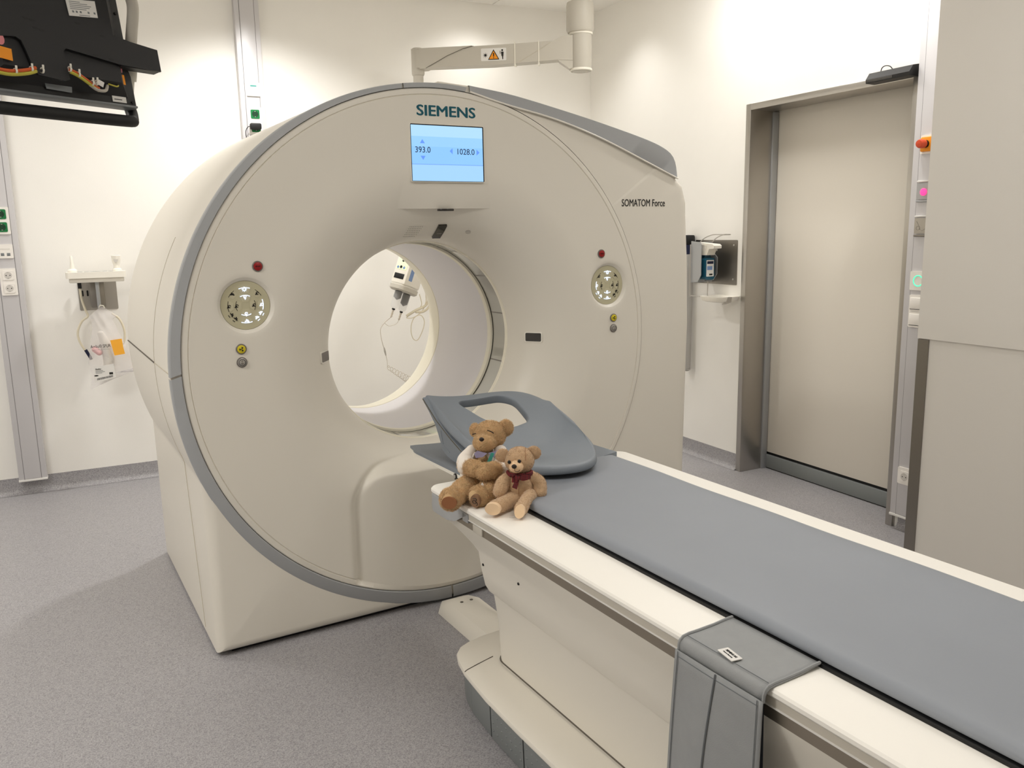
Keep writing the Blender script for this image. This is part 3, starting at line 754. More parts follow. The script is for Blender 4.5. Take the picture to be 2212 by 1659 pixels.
def _hr(th):
    c, s_ = math.cos(th), math.sin(th); best = 0
    for (x1, z1), (x2, z2) in zip(HOLE, HOLE[1:] + HOLE[:1]):
        x1, z1, x2, z2 = x1 - .455, z1 - .765, x2 - .455, z2 - .765; ex, ez = x2 - x1, z2 - z1; den = c * ez - s_ * ex
        if abs(den) < 1e-9: continue
        t = (x1 * ez - z1 * ex) / den; q = (x1 * s_ - z1 * c) / den
        if t > 0 and -1e-6 <= q <= 1 + 1e-6: best = max(best, t)
    return best
def hole_uv(th):
    r = sum(_hr(th + R_(d)) for d in (-9, -6, -3, 0, 3, 6, 9)) / 7; return (.455 + r * math.cos(th), .765 + r * math.sin(th))
def edge_uv(th):
    c, s_ = math.cos(th), math.sin(th); u0, v0 = .455, .765
    t = min(((1 - u0) / c if c > 1e-9 else 9e9), (-u0 / c if c < -1e-9 else 9e9), ((1 - v0) / s_ if s_ > 1e-9 else 9e9), (-v0 / s_ if s_ < -1e-9 else 9e9))
    return (u0 + c * t, v0 + s_ * t)
HA = sorted([2 * math.pi * i / NH for i in range(NH)] + [math.atan2(b - .765, a - .455) % (2 * math.pi) for a, b in ((0, 0), (1, 0), (1, 1), (0, 1))])
def hpol(i, t):
    a, b = hole_uv(HA[i]), edge_uv(HA[i]); return hfun(a[0] + (b[0] - a[0]) * t, a[1] + (b[1] - a[1]) * t)
hm.grid(lambda u, v: hpol(int(round(u * len(HA))) % len(HA), v), len(HA), NRD, cu=True)
hr = thing('headrest', 'grey moulded headrest cradle with an oblong opening on the table end', 'headrest', HB, GF)
ho = part('shell', hm, 'vinyl_dark', hr, ang=180)
WG = [(2.655, .930), (2.55, .872), (2.45, .831), (2.37, .804), (2.28, .786), (2.28, .752), (2.42, .750), (2.47, .757), (2.505, .772), (2.527, .805), (2.558, .850), (2.61, .890), (2.648, .915)]
part('side_wing', MB().prism(WG, YZ, 1.183, 1.203), 'vinyl_dark', hr, 'flat outer wing of the headrest')
sd = ho.modifiers.new('thick', 'SOLIDIFY'); sd.thickness = .030; sd.offset = -1
sb = ho.modifiers.new('sub', 'SUBSURF'); sb.levels = 1; sb.render_levels = 2
edge = MB().tube([(1.1825, y, z - .005) for y, z in WG[:5]], .0018, 6)
part('edge_joint', edge, 'seam', hr)
part('mount', MB().bx(CX - .12, CX + .12, 2.24, 2.50, .7495, .757, .002), 'black', hr)
# raised triangle mark on the outer left wing
tm = MB()
def wing(y, z): return (hfun(0, 0)[0] - .018, y, z)
for a, b in (((2.50, .793), (2.515, .838)), ((2.495, .789), (2.45, .775))): tm.tube([(1.1825, a[0], a[1]), (1.1825, b[0], b[1])], .0012, 5)
part('direction_mark', tm, 'vinyl_dark', hr)

# grey accessory flaps
def flap(base_name, label, mirror, y0, y1, zb):
    X = (lambda x: 2 * CX - x) if mirror else (lambda x: x)
    ym = (y0 + y1) / 2
    t = thing(base_name, label, 'cover', (X(1.03), ym, .717), GF)
    prof = [(1.1715, .7240), (1.155, .7235), (1.12, .7205), (1.08, .7195), (1.055, .7195), (1.040, .7175), (1.0325, .7115), (1.030, .704), (1.029, .690)]
    def fn(u, v):
        x, z = prof[int(round(u * (len(prof) - 1)))]; return (X(x), y0 + (y1 - y0) * v + .006 * math.sin(u * 3) * (v - .5), z)
    o = part('top_flap', MB().grid(fn, len(prof) - 1, 12), 'cloth_grey', t, ang=80)
    o.modifiers.new('thick', 'SOLIDIFY').thickness = .003
    def hang(dx, w):
        def f(u, v):
            z = .695 - (.695 - zb) * u; k_ = 1 + .16 * u; s_ = v * 2 - 1
            x = 1.0235 - .028 * math.sin(math.pi * min(1, u * .9)) * (.55 + .45 * math.cos(s_ * 2.6)) - .006 * u * math.sin(s_ * 5) + dx
            return (X(x), ym + .012 * u + s_ * (y1 - y0) / 2 * k_ * w, z)
        return f
    if mirror: return t
    o = part('pouch_front', MB().grid(hang(0, 1.02), 18, 24), 'cloth_grey', t, ang=80)
    o.modifiers.new('thick', 'SOLIDIFY').thickness = .0025
    o = part('pouch_back', MB().grid(lambda u, v: (X(1.035), ym + (v * 2 - 1) * (y1 - y0) / 2 * (.96 + .1 * u), .69 - (.69 - zb) * u), 4, 4), 'cloth_dark', t)
    h_ = hang(-.0012, 1.0)
    for nm, pth in (('seam_line', [h_(i / 30, .5) for i in range(31)]), ('hem_stitching', [h_(.02, .03 + .94 * i / 20) for i in range(21)]), ('hem_stitching', [h_(i / 30, .965) for i in range(31)]), ('hem_stitching', [h_(i / 30, .035) for i in range(31)])):
        part(nm, MB().tube([(p[0] - .0012, p[1], p[2]) for p in pth], .0018 if nm == 'seam_line' else .0009, 5), 'stitch', t)
    part('edge_binding', MB().tube([(X(x), y0 + .001, z + .001) for x, z in prof], .003, 6), 'cloth_grey', t)
    part('edge_binding', MB().tube([(X(x), y1 - .001, z + .001) for x, z in prof], .003, 6), 'cloth_grey', t)
    part('hem_stitching', MB().tube([(1.046, y0 + .006 + (y1 - y0 - .012) * i / 8, .7212) for i in range(9)], .0008, 5), 'stitch', t)
    # sewn-on white label
    c, s_ = math.cos(R_(-10)), math.sin(R_(-10))
    LF = lambda a, b, d: (1.071 + a * s_ + b * c - .012, 1.035 - a * c + b * s_, .7222 + d)
    lb = part('label', MB().prism(rrect(-.023, .023, -.012, .012, .002), LF, 0, .0016), 'label_white', t, 'white sewn label with black print')
    part('print', text(text(MB(), 'SIEMENS AG', -.016, .016, .001, .006, 0, .02, lambda x, z, h: LF(x, z, .0016 - h)), 'Made in Germany', -.014, .014, -.0065, -.003, 0, .01, lambda x, z, h: LF(x, z, .0016 - h)), 'ink', lb, kind='stuff')
    return t
flap('table_flap', 'grey fabric pouch hanging over the near table edge with a white label', False, .924, 1.142, .22)
flap('table_flap', 'grey fabric flap over the far table edge at the right border', True, .60, .872, .4)

# ================================================================ TEDDY BEARS
FWD = Vector((-.504, -.864, 0)); RGT = Vector((.864, -.504, 0)); UPV = Vector((0, 0, 1))
FR = Matrix((RGT, -FWD, UPV)).transposed()            # columns: right, back, up
def limb(mb, pts, rads, n=16, seg=6):
    P = crom([Vector(p) for p in pts], seg); Rr = [x.x for x in crom([Vector((r, 0, 0)) for r in rads], seg)]
    d0 = (P[0] - P[1]).normalized(); d1 = (P[-1] - P[-2]).normalized(); a = []; ra = []; b = []; rb = []
    for k in range(1, 6):
        t = math.pi / 2 * (6 - k) / 6
        a.append(P[0] + d0 * Rr[0] * math.sin(t)); ra.append(Rr[0] * math.cos(t) + 1e-4)
    for k in range(1, 6):
        t = math.pi / 2 * k / 6
        b.append(P[-1] + d1 * Rr[-1] * math.sin(t)); rb.append(Rr[-1] * math.cos(t) + 1e-4)
    return mb.tube(a + P + b, ra + Rr + rb, n)
def fur(mb, n, ln, wd, curl, drop=.3, keep=None, seed=1):
    rnd = random.Random(seed); tris = []; tot = 0
    V = [Vector(p) for p in mb.v]; cen = sum(V, Vector()) / len(V)
    for f in mb.f:
        for k in range(1, len(f) - 1):
            a, b, c = V[f[0]], V[f[k]], V[f[k + 1]]; nr = (b - a).cross(c - a); A = nr.length
            if A < 1e-12: continue
            tot += A; tris.append((tot, a, b, c, nr / A))
    out = MB(); import bisect; cum = [t[0] for t in tris]
    for _ in range(n):
        _, a, b, c, nr = tris[min(bisect.bisect(cum, rnd.random() * tot), len(tris) - 1)]
        r1, r2 = rnd.random(), rnd.random()
        if r1 + r2 > 1: r1, r2 = 1 - r1, 1 - r2
        p = a + (b - a) * r1 + (c - a) * r2
        if keep and not keep(p): continue
        tg = Vector((rnd.uniform(-1, 1), rnd.uniform(-1, 1), rnd.uniform(-1, 1))); tg = (tg - nr * tg.dot(nr)).normalized()
        sd_ = nr.cross(tg); l = ln * rnd.uniform(.6, 1.2); q = [p]
        d = (nr + tg * rnd.uniform(.1, .7) + Vector((0, 0, -drop))).normalized(); ph = rnd.uniform(0, 6.28)
        for k in range(1, 4):
            d = (d + (tg * math.cos(ph + k * 1.7) + sd_ * math.sin(ph + k * 1.7)) * curl).normalized(); q.append(q[-1] + d * l / 3)
        w_ = sd_ * wd; base = len(out.v)
        for k, x in enumerate(q[:3]): out.v += [tuple(x - w_ * (1 - .25 * k)), tuple(x + w_ * (1 - .25 * k))]
        out.v.append(tuple(q[3])); out.f += [(base, base + 1, base + 3, base + 2), (base + 2, base + 3, base + 5, base + 4), (base + 4, base + 5, base + 6)]
    return out
def furry(name, mb, m, parent, n, ln, wd, curl, seed, drop=.3, keep=None):
    if m == 'fur_curly': n, ln, wd, curl = int(n * 1.7), ln * .9, wd * .85, curl * 1.35
    o = part(name, mb, m, parent, ang=80)
    # orient sampling normals outwards
    me = MB(); me.v = [tuple(v.co + ORG[parent.name]) for v in o.data.vertices]; me.f = [tuple(p.vertices) for p in o.data.polygons]
    fo = fur(me, n, ln, wd, curl, drop, keep, seed)
    me2 = bpy.data.meshes.new('fur'); org = ORG[parent.name]
    me2.from_pydata([(p[0] - org.x, p[1] - org.y, p[2] - org.z) for p in fo.v], [], fo.f); me2.materials.append(MATS[m])
    f_ = bpy.data.objects.new('fur', me2); COL.objects.link(f_); f_.parent = o; f_['kind'] = 'stuff'; ORG[f_.name] = org
    return o
def pad(c, nrm, r1, r2, up, th=.003):
    n = Vector(nrm).normalized(); v = (Vector(up) - n * Vector(up).dot(n)).normalized(); u = v.cross(n)
    return (lambda a, b, d: tuple(Vector(c) + u * a + v * b + n * d)), [(r1 * math.cos(R_(t)), r2 * math.sin(R_(t))) for t in range(0, 360, 15)]
V = Vector
# -- doctor bear
b1 = thing('teddy_bear', 'curly golden teddy bear in a white doctor coat with hands folded', 'teddy bear', (1.15, 2.16, .716), GF)
CF = ('fur_curly',)
furry('torso', MB().ell((1.158, 2.178, .775), (.052, .046, .060), FR), 'fur_curly', b1, 1200, .010, .0008, .5, 1)
hc = V((1.187, 2.175, .891))
hm_ = MB().ell(hc, (.047, .045, .042), FR); hd = furry('head', hm_, 'fur_curly', b1, 6500, .0095, .0007, .75, 2)
mz = V((1.152, 2.145, .879))
furry('muzzle', MB().ell(mz, (.034, .031, .026), FR), 'fur_curly', b1, 3200, .008, .0006, .8, 3)
part('nose', MB().ell((1.1225, 2.1085, .9), (.0075, .006, .0065), FR, 12, 8), 'fur_dark', b1)
part('eye', MB().tube([V((1.164, 2.128, .915)) + RGT * x + UPV * z for x, z in ((-.010, .003), (-.004, .0015), (.003, -.002), (.009, -.006))], .0016, 6), 'fur_dark', b1, 'closed stitched eye')
part('eye', MB().tube([V((1.130, 2.168, .904)) + RGT * x + UPV * z for x, z in ((-.006, -.002), (0, 0), (.005, .001))], .0014, 6), 'fur_dark', b1, 'closed stitched eye')
furry('ear', MB().ell((1.232, 2.156, .911), (.021, .013, .023), FR), 'fur_curly', b1, 2000, .010, .0007, .7, 4)
furry('ear', MB().ell((1.152, 2.205, .905), (.014, .012, .019), FR), 'fur_curly', b1, 1300, .009, .0007, .7, 5)
furry('leg', limb(MB(), [(1.125, 2.165, .752), (1.070, 2.130, .752), (1.020, 2.100, .742)], [.034, .031, .027]), 'fur_curly', b1, 5200, .0095, .0007, .7, 6)
furry('foot', MB().ell((1.007, 2.092, .742), (.031, .024, .033), FR), 'fur_curly', b1, 2600, .0095, .0007, .7, 7, keep=lambda p: (V(p) - V((1.007, 2.092, .742))).dot(V((-.62, -.74, -.05))) < .017)
fn_, pl_ = pad((.9935, 2.074, .739), (-.62, -.77, -.05), .022, .0185, (0, 0, 1))
part('foot_pad', MB().prism(pl_, fn_, -.008, .0035), 'sole_brown', b1, 'brown fabric sole')
furry('leg', limb(MB(), [(1.170, 2.125, .752), (1.125, 2.085, .750), (1.093, 2.064, .744)], [.032, .029, .024]), 'fur_curly', b1, 4200, .0095, .0007, .7, 8)
furry('foot', MB().ell((1.083, 2.062, .746), (.029, .020, .030), FR), 'fur_curly', b1, 2400, .0095, .0007, .7, 9, keep=lambda p: (V(p) - V((1.083, 2.062, .746))).dot(V((-.85, -.5, -.1))) < .014)
fn_, pl_ = pad((1.0635, 2.0455, .7395), (-.78, -.62, -.06), .0145, .0195, (0, 0, 1))
fp = part('foot_pad', MB().prism(pl_, fn_, -.010, .004), 'sole_taupe', b1, 'taupe sole with a stitched black swirl')
sw = [(-.006, .008), (.003, .009), (.006, .005), (.002, .002), (-.004, .003), (-.007, -.001), (-.004, -.006), (.002, -.006), (.004, -.002), (.001, .0), (.006, -.003), (.008, -.009), (.004, -.012)]
part('swirl', MB().tube([fn_(p.x, p.y, .0045) for p in crom([V((a, b, 0)) for a, b in sw], 5)], .0009, 6), 'fur_dark', fp)
ck = []
for nm, sh, el, pw_, sd0 in (('arm', (1.122, 2.20, .826), (1.090, 2.158, .812), (1.100, 2.108, .814), 11), ('arm', (1.210, 2.140, .828), (1.182, 2.092, .808), (1.112, 2.082, .810), 12)):
    s1, e1, p1 = V(sh), V(el), V(pw_)
    furry(nm, limb(MB(), [e1, (e1 + p1) / 2 + V((0, -.004, 0)), p1], [.021, .023, .023]), 'fur_curly', b1, 3800, .0095, .0007, .75, sd0)
    part('sleeve', limb(MB(), [s1 + V((.012 if sd0 == 11 else -.010, -.006, .018)), s1 * .6 + e1 * .4 + V((-.002 if sd0 == 11 else .004, 0, .0)), e1 + (p1 - e1) * .12], [.020, .0275, .0275]), 'fabric_white', b1, ang=80)
# coat: open at the front
def coat(u, v):
    a = R_(-62 + 304 * u); t = R_(28 + 108 * v); rx, ry, rz = .066, .060, .074
    fold = 1 + .02 * math.sin(a * 9 + v * 4)
    loc = V((rx * math.sin(t) * math.cos(a) * fold, ry * math.sin(t) * math.sin(a) * fold, rz * math.cos(t)))
    return V((1.158, 2.182, .782)) + FR @ loc
o = part('coat', MB().grid(coat, 44, 12), 'fabric_white', b1, 'white doctor coat', ang=80); o.modifiers.new('thick', 'SOLIDIFY').thickness = .002
def collar(u, v):
    a = R_(-70 + 320 * u) ; r = .040 + .024 * v
    return V((1.160, 2.172, .853 - .014 * v + .003 * math.sin(a * 5))) + RGT * (r * 1.2 * math.cos(a)) - FWD * (r * math.sin(a))
nk = V((1.150, 2.124, .846))
for sg in (-1, 1):
    part('collar', MB().prism([(sg * .002, .006), (sg * .030, .012), (sg * .041, .002), (sg * .036, -.011), (sg * .014, -.006)], lambda a, b, d: tuple(nk + RGT * a + UPV * b + FWD * (d + .006 - abs(a) * .35)), 0, .003), 'fabric_lilac', b1, 'lilac shirt collar flap')
tc_ = V((1.152, 2.112, .838)); part('tie', MB().prism([(-.012, -.016), (.000, -.017), (.012, .014), (.003, .016)], lambda a, b, d: tuple(tc_ + RGT * a + UPV * b + FWD * d), -.004, .003), 'tag_teal', b1, 'teal tie')
part('sewn_tag', MB().prism([(-.005, -.012), (.005, -.012), (.004, .008), (0, .013), (-.004, .008)], lambda a, b, d: tuple(V((1.098, 2.066, .770)) + RGT * a + UPV * b + FWD * (d - b * .2)), 0, .0012), 'label_white', b1)
# -- small bear
b2 = thing('teddy_bear', 'small light brown teddy bear with cream muzzle and red tartan bow', 'teddy bear', (1.186, 2.0, .720), GF)
S2 = (.0030, .00045, .35)
furry('torso', MB().ell((1.184, 2.004, .772), (.042, .035, .049), FR), 'fur_short', b2, 5000, *S2, 21)
hd2 = furry('head', MB().ell((1.190, 2.006, .850), (.0425, .039, .039), FR), 'fur_short', b2, 6000, *S2, 22)
def ear2(c, rot):
    Mx = FR @ Matrix.Rotation(rot, 3, 'Y')
    furry('ear', MB().ell(c, (.021, .008, .020), Mx), 'fur_short', b2, 1500, *S2, 23)
ear2((1.150, 2.034, .864), R_(-18)); ear2((1.230, 1.992, .869), R_(22))
furry('muzzle', MB().ell((1.163, 1.979, .842), (.0205, .019, .0175), FR), 'fur_cream', b2, 1800, .0022, .0004, .35, 25)
part('nose', MB().ell((1.146, 1.962, .8485), (.0075, .005, .0065), FR, 14, 8), 'fur_dark', b2)
mo = V((1.1475, 1.9625, .842))
part('mouth', MB().tube([mo + RGT * x + UPV * z + FWD * y for x, z, y in ((0, .0, .0005), (.0005, -.0065, .001), (.006, -.0095, 0), (.011, -.009, -.002), (.015, -.0055, -.005))], .0008, 5), 'fur_dark', b2)
for p in ((1.1435, 1.9845, .8565), (1.1665, 1.9675, .8590)): part('eye', MB().ell(p, (.0052, .004, .0056), FR, 12, 8), 'black', b2)
furry('arm', limb(MB(), [(1.160, 2.018, .800), (1.136, 2.010, .788), (1.122, 2.004, .770)], [.018, .021, .020]), 'fur_short', b2, 2600, *S2, 26)
furry('arm', limb(MB(), [(1.218, 1.990, .800), (1.236, 1.978, .782), (1.233, 1.968, .757)], [.018, .021, .021]), 'fur_short', b2, 2600, *S2, 27)
furry('leg', limb(MB(), [(1.156, 1.992, .745), (1.118, 1.974, .742), (1.082, 1.960, .742)], [.023, .021, .021]), 'fur_short', b2, 2600, *S2, 28)
furry('leg', limb(MB(), [(1.200, 1.968, .752), (1.168, 1.938, .752), (1.134, 1.908, .741)], [.021, .017, .019]), 'fur_short', b2, 2600, *S2, 29)
fn_, pl_ = pad((1.0665, 1.9475, .7425), (-.70, -.70, -.08), .0225, .0175, (0, 0, 1)); part('foot_pad', MB().prism(pl_, fn_, -.010, .0035), 'fur_cream', b2, 'cream sole')
fn_, pl_ = pad((1.121, 1.893, .7405), (-.70, -.66, .18), .0145, .0195, (.25, 0, 1)); part('foot_pad', MB().prism(pl_, fn_, -.008, .0035), 'fur_cream', b2, 'cream sole')
part('seam_line', MB().tube([V((1.186, 2.004, .772)) + FR @ V((-.004 + .002 * math.sin(t), -.0362 * math.sin(t), .0508 * math.cos(t))) for t in [R_(25 + 12 * i) for i in range(11)]], .0006, 5), 'sole_brown', b2)
part('seam_line', MB().tube([V((1.190, 2.006, .850)) + FR @ V((.017, -.0398 * math.sin(t) * .92, .0395 * math.cos(t))) for t in [R_(8 + 10 * i) for i in range(8)]], .0006, 5), 'sole_brown', b2)
bw = MB()
bw.tube([V((1.188, 2.004, .8135)) + RGT * (.034 * math.cos(R_(t))) - FWD * (.031 * math.sin(R_(t))) for t in range(0, 360, 15)], .0065, 8, True)
part('ribbon', bw, 'plaid', b2, 'red tartan ribbon')
bo = V((1.163, 1.972, .811))
for sx, dz, ln in ((1, .004, .034), (-1, -.006, .020)):
    part('bow_loop', MB().grid(lambda u, v: bo + RGT * (sx * ln * u + .003) + UPV * ((v - .5) * .014 * (.35 + math.sin(math.pi * min(u, .8))) + dz * u) + FWD * (.004 + .006 * math.sin(math.pi * u) + .003 * math.sin(u * 9)), 10, 5).grid(lambda u, v: bo + RGT * (sx * ln * u + .003) + UPV * ((v - .5) * .014 * (.35 + math.sin(math.pi * min(u, .8))) + dz * u) + FWD * (-.001 + .003 * math.sin(u * 9)), 10, 5), 'plaid', b2)
part('bow_tail', MB().prism([(-.004, 0), (.006, 0), (-.003, -.032), (-.017, -.026)], lambda a, b, d: tuple(bo + RGT * a + UPV * b + FWD * (d - b * .15)), .004, .0055), 'plaid', b2)
part('bow_knot', MB().ell(bo + FWD * .006, (.006, .005, .007), FR, 12, 8), 'plaid', b2)
part('sewn_tag', MB().prism([(-.008, -.006), (.008, -.005), (.007, .006), (-.007, .006)], lambda a, b, d: tuple(V((1.115, 1.925, .7165)) + RGT * a - FWD * b + UPV * d), 0, .0008), 'label_white', b2)

# ================================================================ CEILING MOUNTED MONITORS
K = 1.154
def rz_(z): return 1.5 + (z - 1.5) * K
mr = thing('monitor_rig', 'pair of black flat monitors seen from behind on a ceiling mounted tube frame', 'monitor', (0, 0, CEIL), MF)
def tpt(s, z, o=0.): return (s * K, o * K, rz_(z))
# tube frame: grey uprights, black lower bow
def tilt(z): return -.06 * (z - 1.876) / .225 * K + .062
up = [(.0, tilt(z), rz_(z)) for z in (1.872, 1.95, 2.05, 2.10)] + [(-.006, tilt(2.125), rz_(2.125)), (-.025, tilt(2.15), rz_(2.15)), (-.06, tilt(2.165), rz_(2.165)), (-.12, tilt(2.17), rz_(2.17)), (-.40, tilt(2.17), rz_(2.17)), (-.78, tilt(2.17), rz_(2.17))]
part('upright_tube', MB().tube(crom(up, 4), .0175, 16), 'arm_grey', mr, 'pale grey bent tube')
lo = [(.0, .062, rz_(1.876)), (.0, .052, rz_(1.855)), (-.006, .036, rz_(1.835)), (-.022, .016, rz_(1.820)), (-.05, .005, rz_(1.8155)), (-.25, .005, rz_(1.814)), (-.8, .005, rz_(1.812)), (-.93, .005, rz_(1.812))]
part('handle_bar', MB().tube(crom(lo, 4), .018, 16), 'rubber', mr, 'black rubber coated lower handle bar')
part('upright_tube', MB().tube([(-.78, tilt(2.17), rz_(2.17)), (-.93, tilt(2.1), rz_(2.1)), (-.945, 0, rz_(1.9)), (-.93, .005, rz_(1.812))], .0175, 12), 'arm_grey', mr)
part('ceiling_post', MB().cyl((-.45, tilt(2.17), rz_(2.17)), (-.45, tilt(2.17), CEIL), .035).cyl((-.45, tilt(2.17), CEIL - .05), (-.45, tilt(2.17), CEIL), .11), 'arm_grey', mr)
# local plane of the monitors: top leans away; a along x, b up the panel, d towards the camera
TA = math.atan2(.04, .253)
def MPn(a, b, d): return (a * K, (math.sin(TA) * b - math.cos(TA) * d) * K, rz_(1.855) + (math.cos(TA) * b + math.sin(TA) * d) * K)
def mbox(a0, a1, b0, b1, d0, d1, bev=.004):
    m = MB().bx(a0, a1, d0, d1, b0, b1, bev); m.v = [MPn(p[0], p[2], p[1]) for p in m.v]; return m
def mpoly(pts, d0, d1): return MB().prism(pts, MPn, d0, d1)
for a1 in (-.006, -.445):
    mo = part('monitor', mbox(a1 - .42, a1, .0, .34, -.03, -.004, .006), 'black', mr, 'black monitor back')
    part('bezel_edge', mbox(a1 - .42, a1, -.002, .004, -.036, -.002, .001), 'label_grey', mo)
    part('back_housing', MB().grid(lambda u, v: MPn(a1 - .21 + (u * 2 - 1) * (.19 - .035 * smooth(0, 1, v)), .17 + 0, 0) if 0 else MPn(a1 - .21 + (.185 - .03 * v) * [-1, 1, 1, -1][int(round(u * 4)) % 4], .172 + (.15 - .03 * v) * [-1, -1, 1, 1][int(round(u * 4)) % 4], -.004 + .03 * v), 4, 1).add([MPn(a1 - .21 + sx * .155, .172 + sz * .12, .026) for sx, sz in ((-1, -1), (1, -1), (1, 1), (-1, 1))], [(0, 1, 2, 3)]), 'black_metal', mo)
    vg = MB()
    for i in range(16):
        b = .17 + i * .0075; vg.add([MPn(a1 - .056 + .02, b, .014), MPn(a1 - .03, b, .006), MPn(a1 - .03, b + .003, .006), MPn(a1 - .056 + .02, b + .003, .014)], [(0, 1, 2, 3)])
    part('vent_slots', vg, 'label_grey', mo, kind='stuff')
    part('screw', mpoly([(a1 - .012 + .004 * math.cos(R_(t)), .012 + .004 * math.sin(R_(t))) for t in range(0, 360, 40)], -.005, -.002), 'rubber', mo)
    part('screw', mpoly([(a1 - .012 + .004 * math.cos(R_(t)), .25 + .004 * math.sin(R_(t))) for t in range(0, 360, 40)], -.005, -.002), 'rubber', mo)
    part('warning_sticker', mpoly([(a1 - .052, .052), (a1 - .036, .052), (a1 - .036, .078), (a1 - .052, .078)], .012, .0135) if a1 > -.1 else mpoly([(-.388, .064), (-.352, .060), (-.350, .088), (-.386, .092)], .034, .0352), 'orange', mo)
    part('seal_sticker', mpoly([(a1 - .043 + .005 * math.cos(R_(t)), .094 + .012 * math.sin(R_(t))) for t in range(0, 360, 30)], .012, .0132) if a1 > -.1 else mpoly([(-.372 + .010 * math.cos(R_(t)), .108 + .014 * math.sin(R_(t))) for t in range(0, 360, 30)], .034, .035), 'pink', mo)
    cn = part('connector_label', mpoly([(a1 - .073, .008), (a1 - .032, .008), (a1 - .032, .033), (a1 - .073, .033)], -.004, -.0025), 'label_white', mo)
    for b in (.014, .024): part('print_line', mpoly([(a1 - .068, b), (a1 - .045, b), (a1 - .045, b + .002), (a1 - .068, b + .002)], -.0025, -.002), 'ink', cn)
rl = part('rating_label', mpoly([(-.178, .202), (-.098, .212), (-.098, .2545), (-.180, .2435)], .027, .0285), 'label_white', mr, 'white rating label with fine print')
for i, (a, b, l) in enumerate(((-.172, .238, .03), (-.172, .2335, .05), (-.172, .229, .06), (-.172, .2245, .055), (-.172, .220, .045), (-.15, .208, .03))):
    part('print_line', mpoly([(a, b), (a + l, b + l * .12), (a + l, b + l * .12 + .0016), (a, b + .0016)], .0285, .0288), 'label_grey', rl)
for a in (-.168, -.158, -.147, -.125, -.108): part('print_mark', mpoly([(a, .211 + (a + .178) * .12), (a + .005, .211 + (a + .178) * .12), (a + .005, .216 + (a + .178) * .12), (a, .216 + (a + .178) * .12)], .0285, .0288), 'label_grey', rl)
# carrier plate
PLT = [(.062, .096), (.062, .155), (-.02, .163), (-.09, .175), (-.17, .1905), (-.36, .198), (-.9, .2), (-.9, .11), (-.372, .115), (-.335, .120), (-.322, .113), (-.315, .09), (-.304, .045), (-.296, .036), (-.23, .030), (-.216, .036), (-.219, .105), (-.21, .113), (-.06, .096)]
part('carrier_plate', mpoly(PLT, .030, .036), 'black_metal', mr, 'black sheet metal carrier plate')
part('plate_flange', mpoly([(.06, .096), (-.06, .094), (-.06, .0965), (.06, .0985)], .005, .032), 'black', mr)
part('tube_clamp', MB().cyl((0, tilt(1.93), rz_(1.93)), (0, tilt(2.02), rz_(2.02)), .023), 'arm_grey', mr)
for a, b in ((-.30, .17), (-.285, .168), (-.28, .15), (-.265, .147), (-.165, .1835), (-.10, .163), (-.13, .110), (-.088, .106)):
    part('slot_hole', mpoly([(a + .008 * math.cos(R_(t)), b + .0028 * math.sin(R_(t)) - .0012 * math.cos(R_(t))) for t in range(0, 360, 30)], .0360, .0364), 'black', mr)
sl = part('type_label', mpoly([(-.262, .016), (-.196, .014), (-.193, .030), (-.264, .032)], .001, .003), 'label_grey', mr)
for nm, m_, off in (('signal_cable', 'wire_orange', .0), ('signal_cable', 'wire_yellow', -.008)):
    P = [MPn(a, b + off, d) for a, b, d in ((-.5, .06, .02), (-.42, .040, .035), (-.373, .033, .040), (-.33, .040, .042), (-.303, .050, .040))]
    part(nm, MB().tube(crom(P, 6), .0042 * K, 8), m_, mr)
    P = [MPn(a, b + off * .7, d) for a, b, d in ((-.214, .060, .038), (-.195, .052, .04), (-.172, .040, .038), (-.152, .030, .034), (-.135, .028, .024), (-.125, .034, .012))]
    part(nm, MB().tube(crom(P, 6), .004 * K, 8), m_, mr)
P = [MPn(a, b, d) for a, b, d in ((-.165, .030, .036), (-.145, .020, .034), (-.120, .022, .03), (-.105, .036, .02), (-.098, .045, .012))]
part('signal_cable', MB().tube(crom(P, 6), .004 * K, 8), 'wire_grey', mr)
P = [MPn(a, b, d) for a, b, d in ((-.10, .045, .02), (-.08, .040, .024), (-.07, .046, .018), (-.085, .05, .012))]
part('signal_cable', MB().tube(crom(P, 6), .002 * K, 6), 'wire_yellow', mr)
for a, b in ((-.355, .034), (-.315, .045), (-.288, .046), (-.215, .060), (-.194, .050), (-.160, .034), (-.148, .036)):
    p = V(MPn(a, b, .041)); part('cable_tie', MB().lathe([(.0065, -.0025), (.008, -.0025), (.008, .0025), (.0065, .0025)], p, 'x', 14).box(p + V((0, -.006, .010)), (.005, .004, .009), .001), 'cable_tie', mr)
part('barcode_tag', mpoly([(-.138, .040), (-.120, .032), (-.114, .045), (-.132, .053)], .024, .025), 'label_white', mr)

